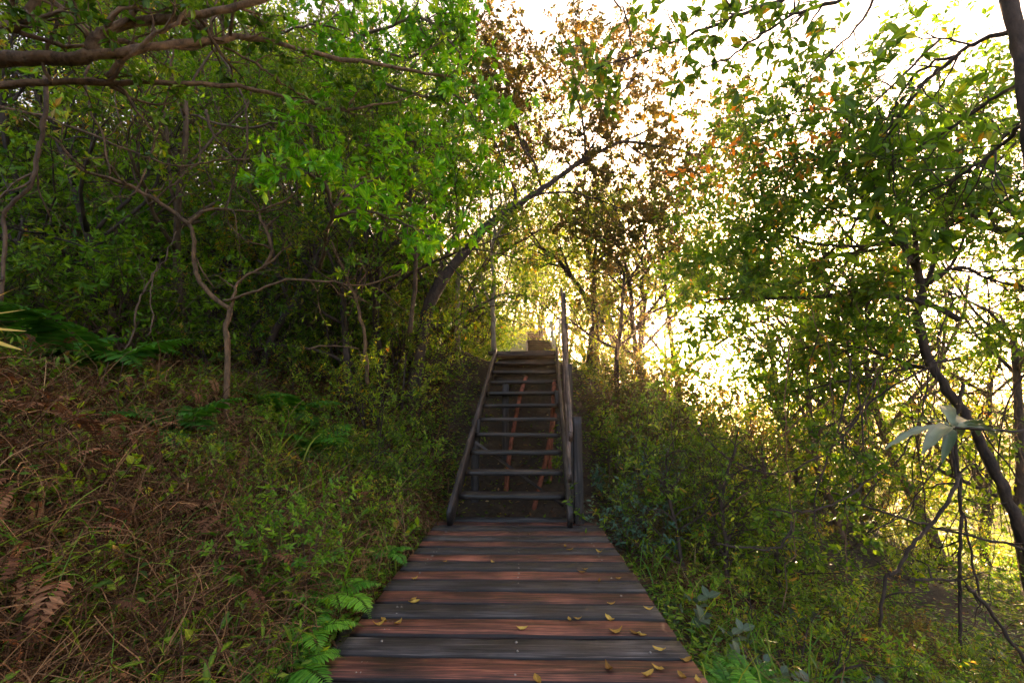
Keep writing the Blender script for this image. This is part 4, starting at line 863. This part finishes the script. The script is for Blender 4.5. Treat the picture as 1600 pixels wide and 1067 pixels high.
# big pale leaved spray near the camera
r_ = root('pale_leaf_spray', tuple(at(1490, 672, 1.55)), 'spray of large grey green leaves close to the camera at the right', 'leaf spray')
s = Soup(); tube(s, smooth_path([at(1680, 640, 1.6), at(1600, 672, 1.58), at(1560, 672, 1.56), at(1490, 668, 1.55)], 14), .005, 6); part('stem', s, BARKD, r_, True)
c0 = at(1490, 668, 1.55)
for i, (px, py, yy) in enumerate([(1385, 672, 1.5), (1420, 648, 1.62), (1432, 640, 1.7), (1478, 700, 1.42), (1500, 652, 1.75), (1535, 640, 1.8), (1560, 655, 1.65), (1588, 668, 1.5), (1470, 610, 1.75), (1450, 668, 1.35)]):
    t = at(px, py, yy); s = Soup(); d = t - c0
    b_ = c0 + d * .08; leaves(s, b_[None], (t - b_)[None], np.array([(rng.normal(0, .15), -.25, 1.)]), np.linalg.norm(t - b_), [rng.uniform(.2, .9)], T_BIG)
    part('leaf', s, LM['pale'], r_, True)
# hanging vines and bare stems over the right slope
rgv = np.random.default_rng(5)
VN = [([(1505, 600, 3.7), (1492, 680, 3.7), (1502, 780, 3.7), (1500, 900, 3.7), (1500, 1050, 3.7)], .013, .011, 'thick dark vine dropping straight down at the right'),
      ([(1478, 640, 3.6), (1490, 720, 3.6), (1505, 800, 3.6), (1520, 880, 3.6), (1533, 945, 3.6)], .009, .007, 'thinner vine slanting beside the thick dark vine'),
      ([(1375, 980, 3.3), (1385, 900, 3.3), (1398, 895, 3.3), (1430, 845, 3.3), (1478, 790, 3.3), (1500, 740, 3.4)], .010, .012, 'bare branched stem rising from the slope to the vines'),
      ([(1300, 770, 3.5), (1380, 800, 3.4), (1480, 828, 3.4), (1620, 862, 3.3)], .007, .009, 'long straight stem slanting across the lower right'),
      ([(1510, 915, 3.4), (1550, 960, 3.4), (1610, 1045, 3.3)], .011, .011, 'dark stem running down to the bottom right corner'),
      ([(1370, 590, 3.5), (1320, 680, 3.5), (1240, 735, 3.5), (1180, 735, 3.6), (1130, 710, 3.8), (1090, 670, 4.0)], .006, .008, 'arched vine looping under the sunlit shrubs'),
      ([(1200, 795, 3.3), (1260, 800, 3.2), (1320, 780, 3.2), (1370, 740, 3.3)], .006, .006, 'low looping vine above the dry brown patch'),
      ([(1120, 850, 2.9), (1205, 858, 2.9), (1232, 835, 2.9), (1236, 815, 2.9)], .006, .005, 'short crooked stem over the dark undergrowth'),
      ([(1480, 560, 3.4), (1400, 600, 3.4), (1350, 640, 3.5), (1290, 700, 3.6)], .008, .006, 'bowed branch under the leafy crown'),
      ([(1420, 905, 3.5), (1490, 906, 3.5)], .009, .008, 'short level dead branch by the thick vine'),
      ([(1640, 690, 3.2), (1580, 650, 3.2), (1530, 655, 3.3), (1600, 760, 3.3)], .006, .005, 'thin loop of vine at the right edge')]
for pts, r0, r1, lab in VN:
    s = Soup(); Q = smooth_path([at(*p) for p in pts], len(pts) * 6, .005, rgv); tube(s, Q, np.linspace(r0, r1, len(Q)), 8)
    o_, sg = [], []; spawn(rgv, Q, np.linspace(r0, r1, len(Q)), 4, .35, 2, Gp(wob=.3, up=-.05, kids={2: 2, 1: 2}), o_, sg, .1); branches(s, o_)
    v = tag(obj('vine', s.mesh('vine', BARKD, True, tuple(Q[0])), None, tuple(Q[0])), lab, 'vine', 'vines over the right slope')
for i in range(34):
    px = rgv.uniform(1230, 1610); y0 = rgv.uniform(420, 640); y1 = y0 + rgv.uniform(120, 420); Yd = rgv.uniform(3.2, 5.0); dx = rgv.normal(0, 60)
    pts = [at(px, y0, Yd), at(px + dx * .3 + rgv.normal(0, 12), y0 * .7 + y1 * .3, Yd), at(px + dx * .7 + rgv.normal(0, 25), y0 * .35 + y1 * .65, Yd + rgv.normal(0, .2)), at(px + dx * 1.4, y1, Yd + rgv.normal(0, .3))]
    s = Soup(); Q = smooth_path(pts, 20, .012, rgv); tube(s, Q, rgv.uniform(.0025, .006), 5)
    tag(obj('vine', s.mesh('vine', BARKD if i % 3 else BARKO, True, tuple(Q[0])), None, tuple(Q[0])), 'thin bare vine hanging from the crown over the right slope', 'vine', 'thin vines over the right slope')
# sparse leafy tangle around the vines
for i, (lab, L_) in enumerate([
    ('round leaved climber hanging in front of the sunlit slope', [([(1330, 560, 3.6), (1320, 640, 3.6), (1290, 720, 3.5), (1270, 800, 3.4), (1290, 860, 3.3)], .008, .003, 20, .38, 1), ([(1340, 600, 3.7), (1350, 700, 3.6), (1340, 800, 3.5)], .007, .003, 16, .36, 1)]),
    ('leafy climber spread between curved trunk and sun', [([(1500, 560, 4.2), (1400, 580, 4.2), (1300, 600, 4.3), (1200, 620, 4.5), (1120, 640, 4.7)], .010, .004, 24, .5, 1), ([(1240, 560, 4.6), (1230, 650, 4.6), (1200, 740, 4.5)], .008, .004, 18, .45, 1)]),
    ('yellow leaved climber at the right edge above the valley', [([(1620, 560, 3.8), (1570, 640, 4.0), (1560, 740, 4.2), (1580, 840, 4.2)], .008, .003, 22, .5, 1), ([(1420, 620, 4.6), (1440, 740, 4.6), (1450, 850, 4.6)], .008, .003, 20, .55, 1)])]):
    traced('climber', lab, L_, BARKD, 'yellow' if i else 'deep', Gp(wob=.3, up=-.04, kids={2: 3, 1: 3}), 170 + i, .045, T_BROAD, 10, cat='climber', wn='stem', ln='foliage')
traced('bush', 'dark twiggy bush filling the shade right of the end of the planks', [
    ([(*gp(1060, 3.9), 0), (1050, 800, 3.9), (1040, 720, 3.9)], .018, .008, 14, .6, 2, .1), ([(*gp(1120, 3.9), 0), (1130, 780, 3.9), (1150, 700, 4.0)], .018, .008, 12, .6, 2, .1), ([(*gp(1200, 4.2), 0), (1200, 780, 4.2), (1190, 700, 4.3)], .018, .008, 12, .6, 2, .1)],
    BARKD, 'deep', Gp(wob=.3, up=.03, kids={3: 3, 2: 4, 1: 3}), 181, .045, T_MID, 10, cat='bush', wn='stem', ln='foliage')

# ------------------------------------------------------------ fallen leaves on the planks
ORD = ['first', 'second', 'third', 'fourth', 'fifth', 'sixth', 'seventh', 'eighth', 'ninth', 'tenth', 'eleventh', 'twelfth', 'thirteenth', 'fourteenth', 'fifteenth']
FL = [(951, 1042, .05), (1012, 1052, .05), (1028, 1042, .05), (1066, 1056, .05), (1030, 1014, .055), (1072, 1030, .06), (962, 986, .06), (992, 987, .05), (1003, 991, .04), (816, 981, .055), (622, 972, .05), (592, 973, .06), (600, 967, .04),
      (953, 966, .05), (903, 966, .035), (890, 967, .03), (1013, 950, .05), (955, 942, .05), (647, 940, .05), (646, 936, .045), (648, 903, .04), (909, 892, .05), (914, 888, .04), (936, 907, .04), (966, 903, .035), (770, 877, .04), (695, 876, .03), (936, 862, .045),
      (890, 858, .06), (883, 853, .04), (826, 834, .03), (840, 1062, .06), (1090, 1060, .05)]
rgl = np.random.default_rng(9); used = {}
for i, (px, py, L_) in enumerate(FL):
    L_ *= rgl.uniform(.85, 1.15); p = onz(px, py, .006); s = Soup(); az = rgl.uniform(0, 2 * pi); n = 7; curl = rgl.uniform(1.0, 2.4)
    t = np.linspace(-.5, .5, n); xs_ = t * L_; zz = .006 + np.abs(t) ** 2 * L_ * rgl.uniform(.6, 1.5); wv = L_ * .26 * np.array([.08, .7, 1, 1, .8, .45, .05])
    V = []; G = []
    for a in range(n):
        for b in (-1, -.5, 0, .5, 1):
            th = b * curl * .5; yy_ = np.sin(th) * wv[a] / max(curl * .5, .3); z_ = zz[a] + (1 - np.cos(th)) * wv[a] * 1.1 + rgl.normal(0, .0012)
            V.append((xs_[a] * cos(az) - yy_ * sin(az), xs_[a] * sin(az) + yy_ * cos(az), z_)); G.append((rgl.uniform(0, .15) + (i * .37) % .85, a / n, b * .3))
    V = np.array(V); V[:, 2] -= V[:, 2].min() - .0015
    fs = [[a * 5 + b, a * 5 + b + 1, (a + 1) * 5 + b + 1, (a + 1) * 5 + b] for a in range(n - 1) for b in range(4)]
    s.add(V, [fs], G); pl = int((p[1] - Ynear) // PS); fx = (p[0] - xl) / (xr - xl)
    where = 'left end' if fx < .25 else 'left half' if fx < .45 else 'middle' if fx < .6 else 'right half' if fx < .82 else 'right end'
    key = (pl, where); used[key] = used.get(key, 0) + 1
    ex = ['', ' beside another', ' of a pair', ' of a cluster'][min(used[key] - 1, 3)]
    tag(obj('fallen_leaf', s.mesh('fallen_leaf', LM['gold'], True), None, (p[0], p[1], .0)), f'curled yellow leaf at the {where} of the {ORD[max(pl, 0)]} plank' + ex, 'leaf', 'fallen leaves on the planks')

# ------------------------------------------------------------ evening haze in the air
zs = [o.matrix_world.translation.z for o in bpy.data.objects]
bm = [(-245, 265), (-35, 325), (float(Z.min()) - 1.5, float(Z.max()) + 9)]
V = np.array([(x_, y_, z_) for x_ in bm[0] for y_ in bm[1] for z_ in bm[2]])
me = bpy.data.meshes.new('haze'); me.from_pydata([tuple(v) for v in V], [], [(0, 1, 3, 2), (4, 6, 7, 5), (0, 4, 5, 1), (2, 3, 7, 6), (0, 2, 6, 4), (1, 5, 7, 3)])
hm = bpy.data.materials.new('haze_air'); hm.use_nodes = True; hn = hm.node_tree; hn.nodes.remove(hn.nodes['Principled BSDF'])
pv = hn.nodes.new('ShaderNodeVolumePrincipled'); pv.inputs['Density'].default_value = .0014; pv.inputs['Color'].default_value = (1, .78, .54, 1); pv.inputs['Anisotropy'].default_value = .85
hn.links.new(pv.outputs[0], hn.nodes['Material Output'].inputs['Volume']); me.materials.append(hm)
tag(obj('haze', me), 'thin warm evening haze filling the air over the hillside', 'haze', None, 'stuff')
cy.volume_bounces = 0; cy.volume_max_steps = 64
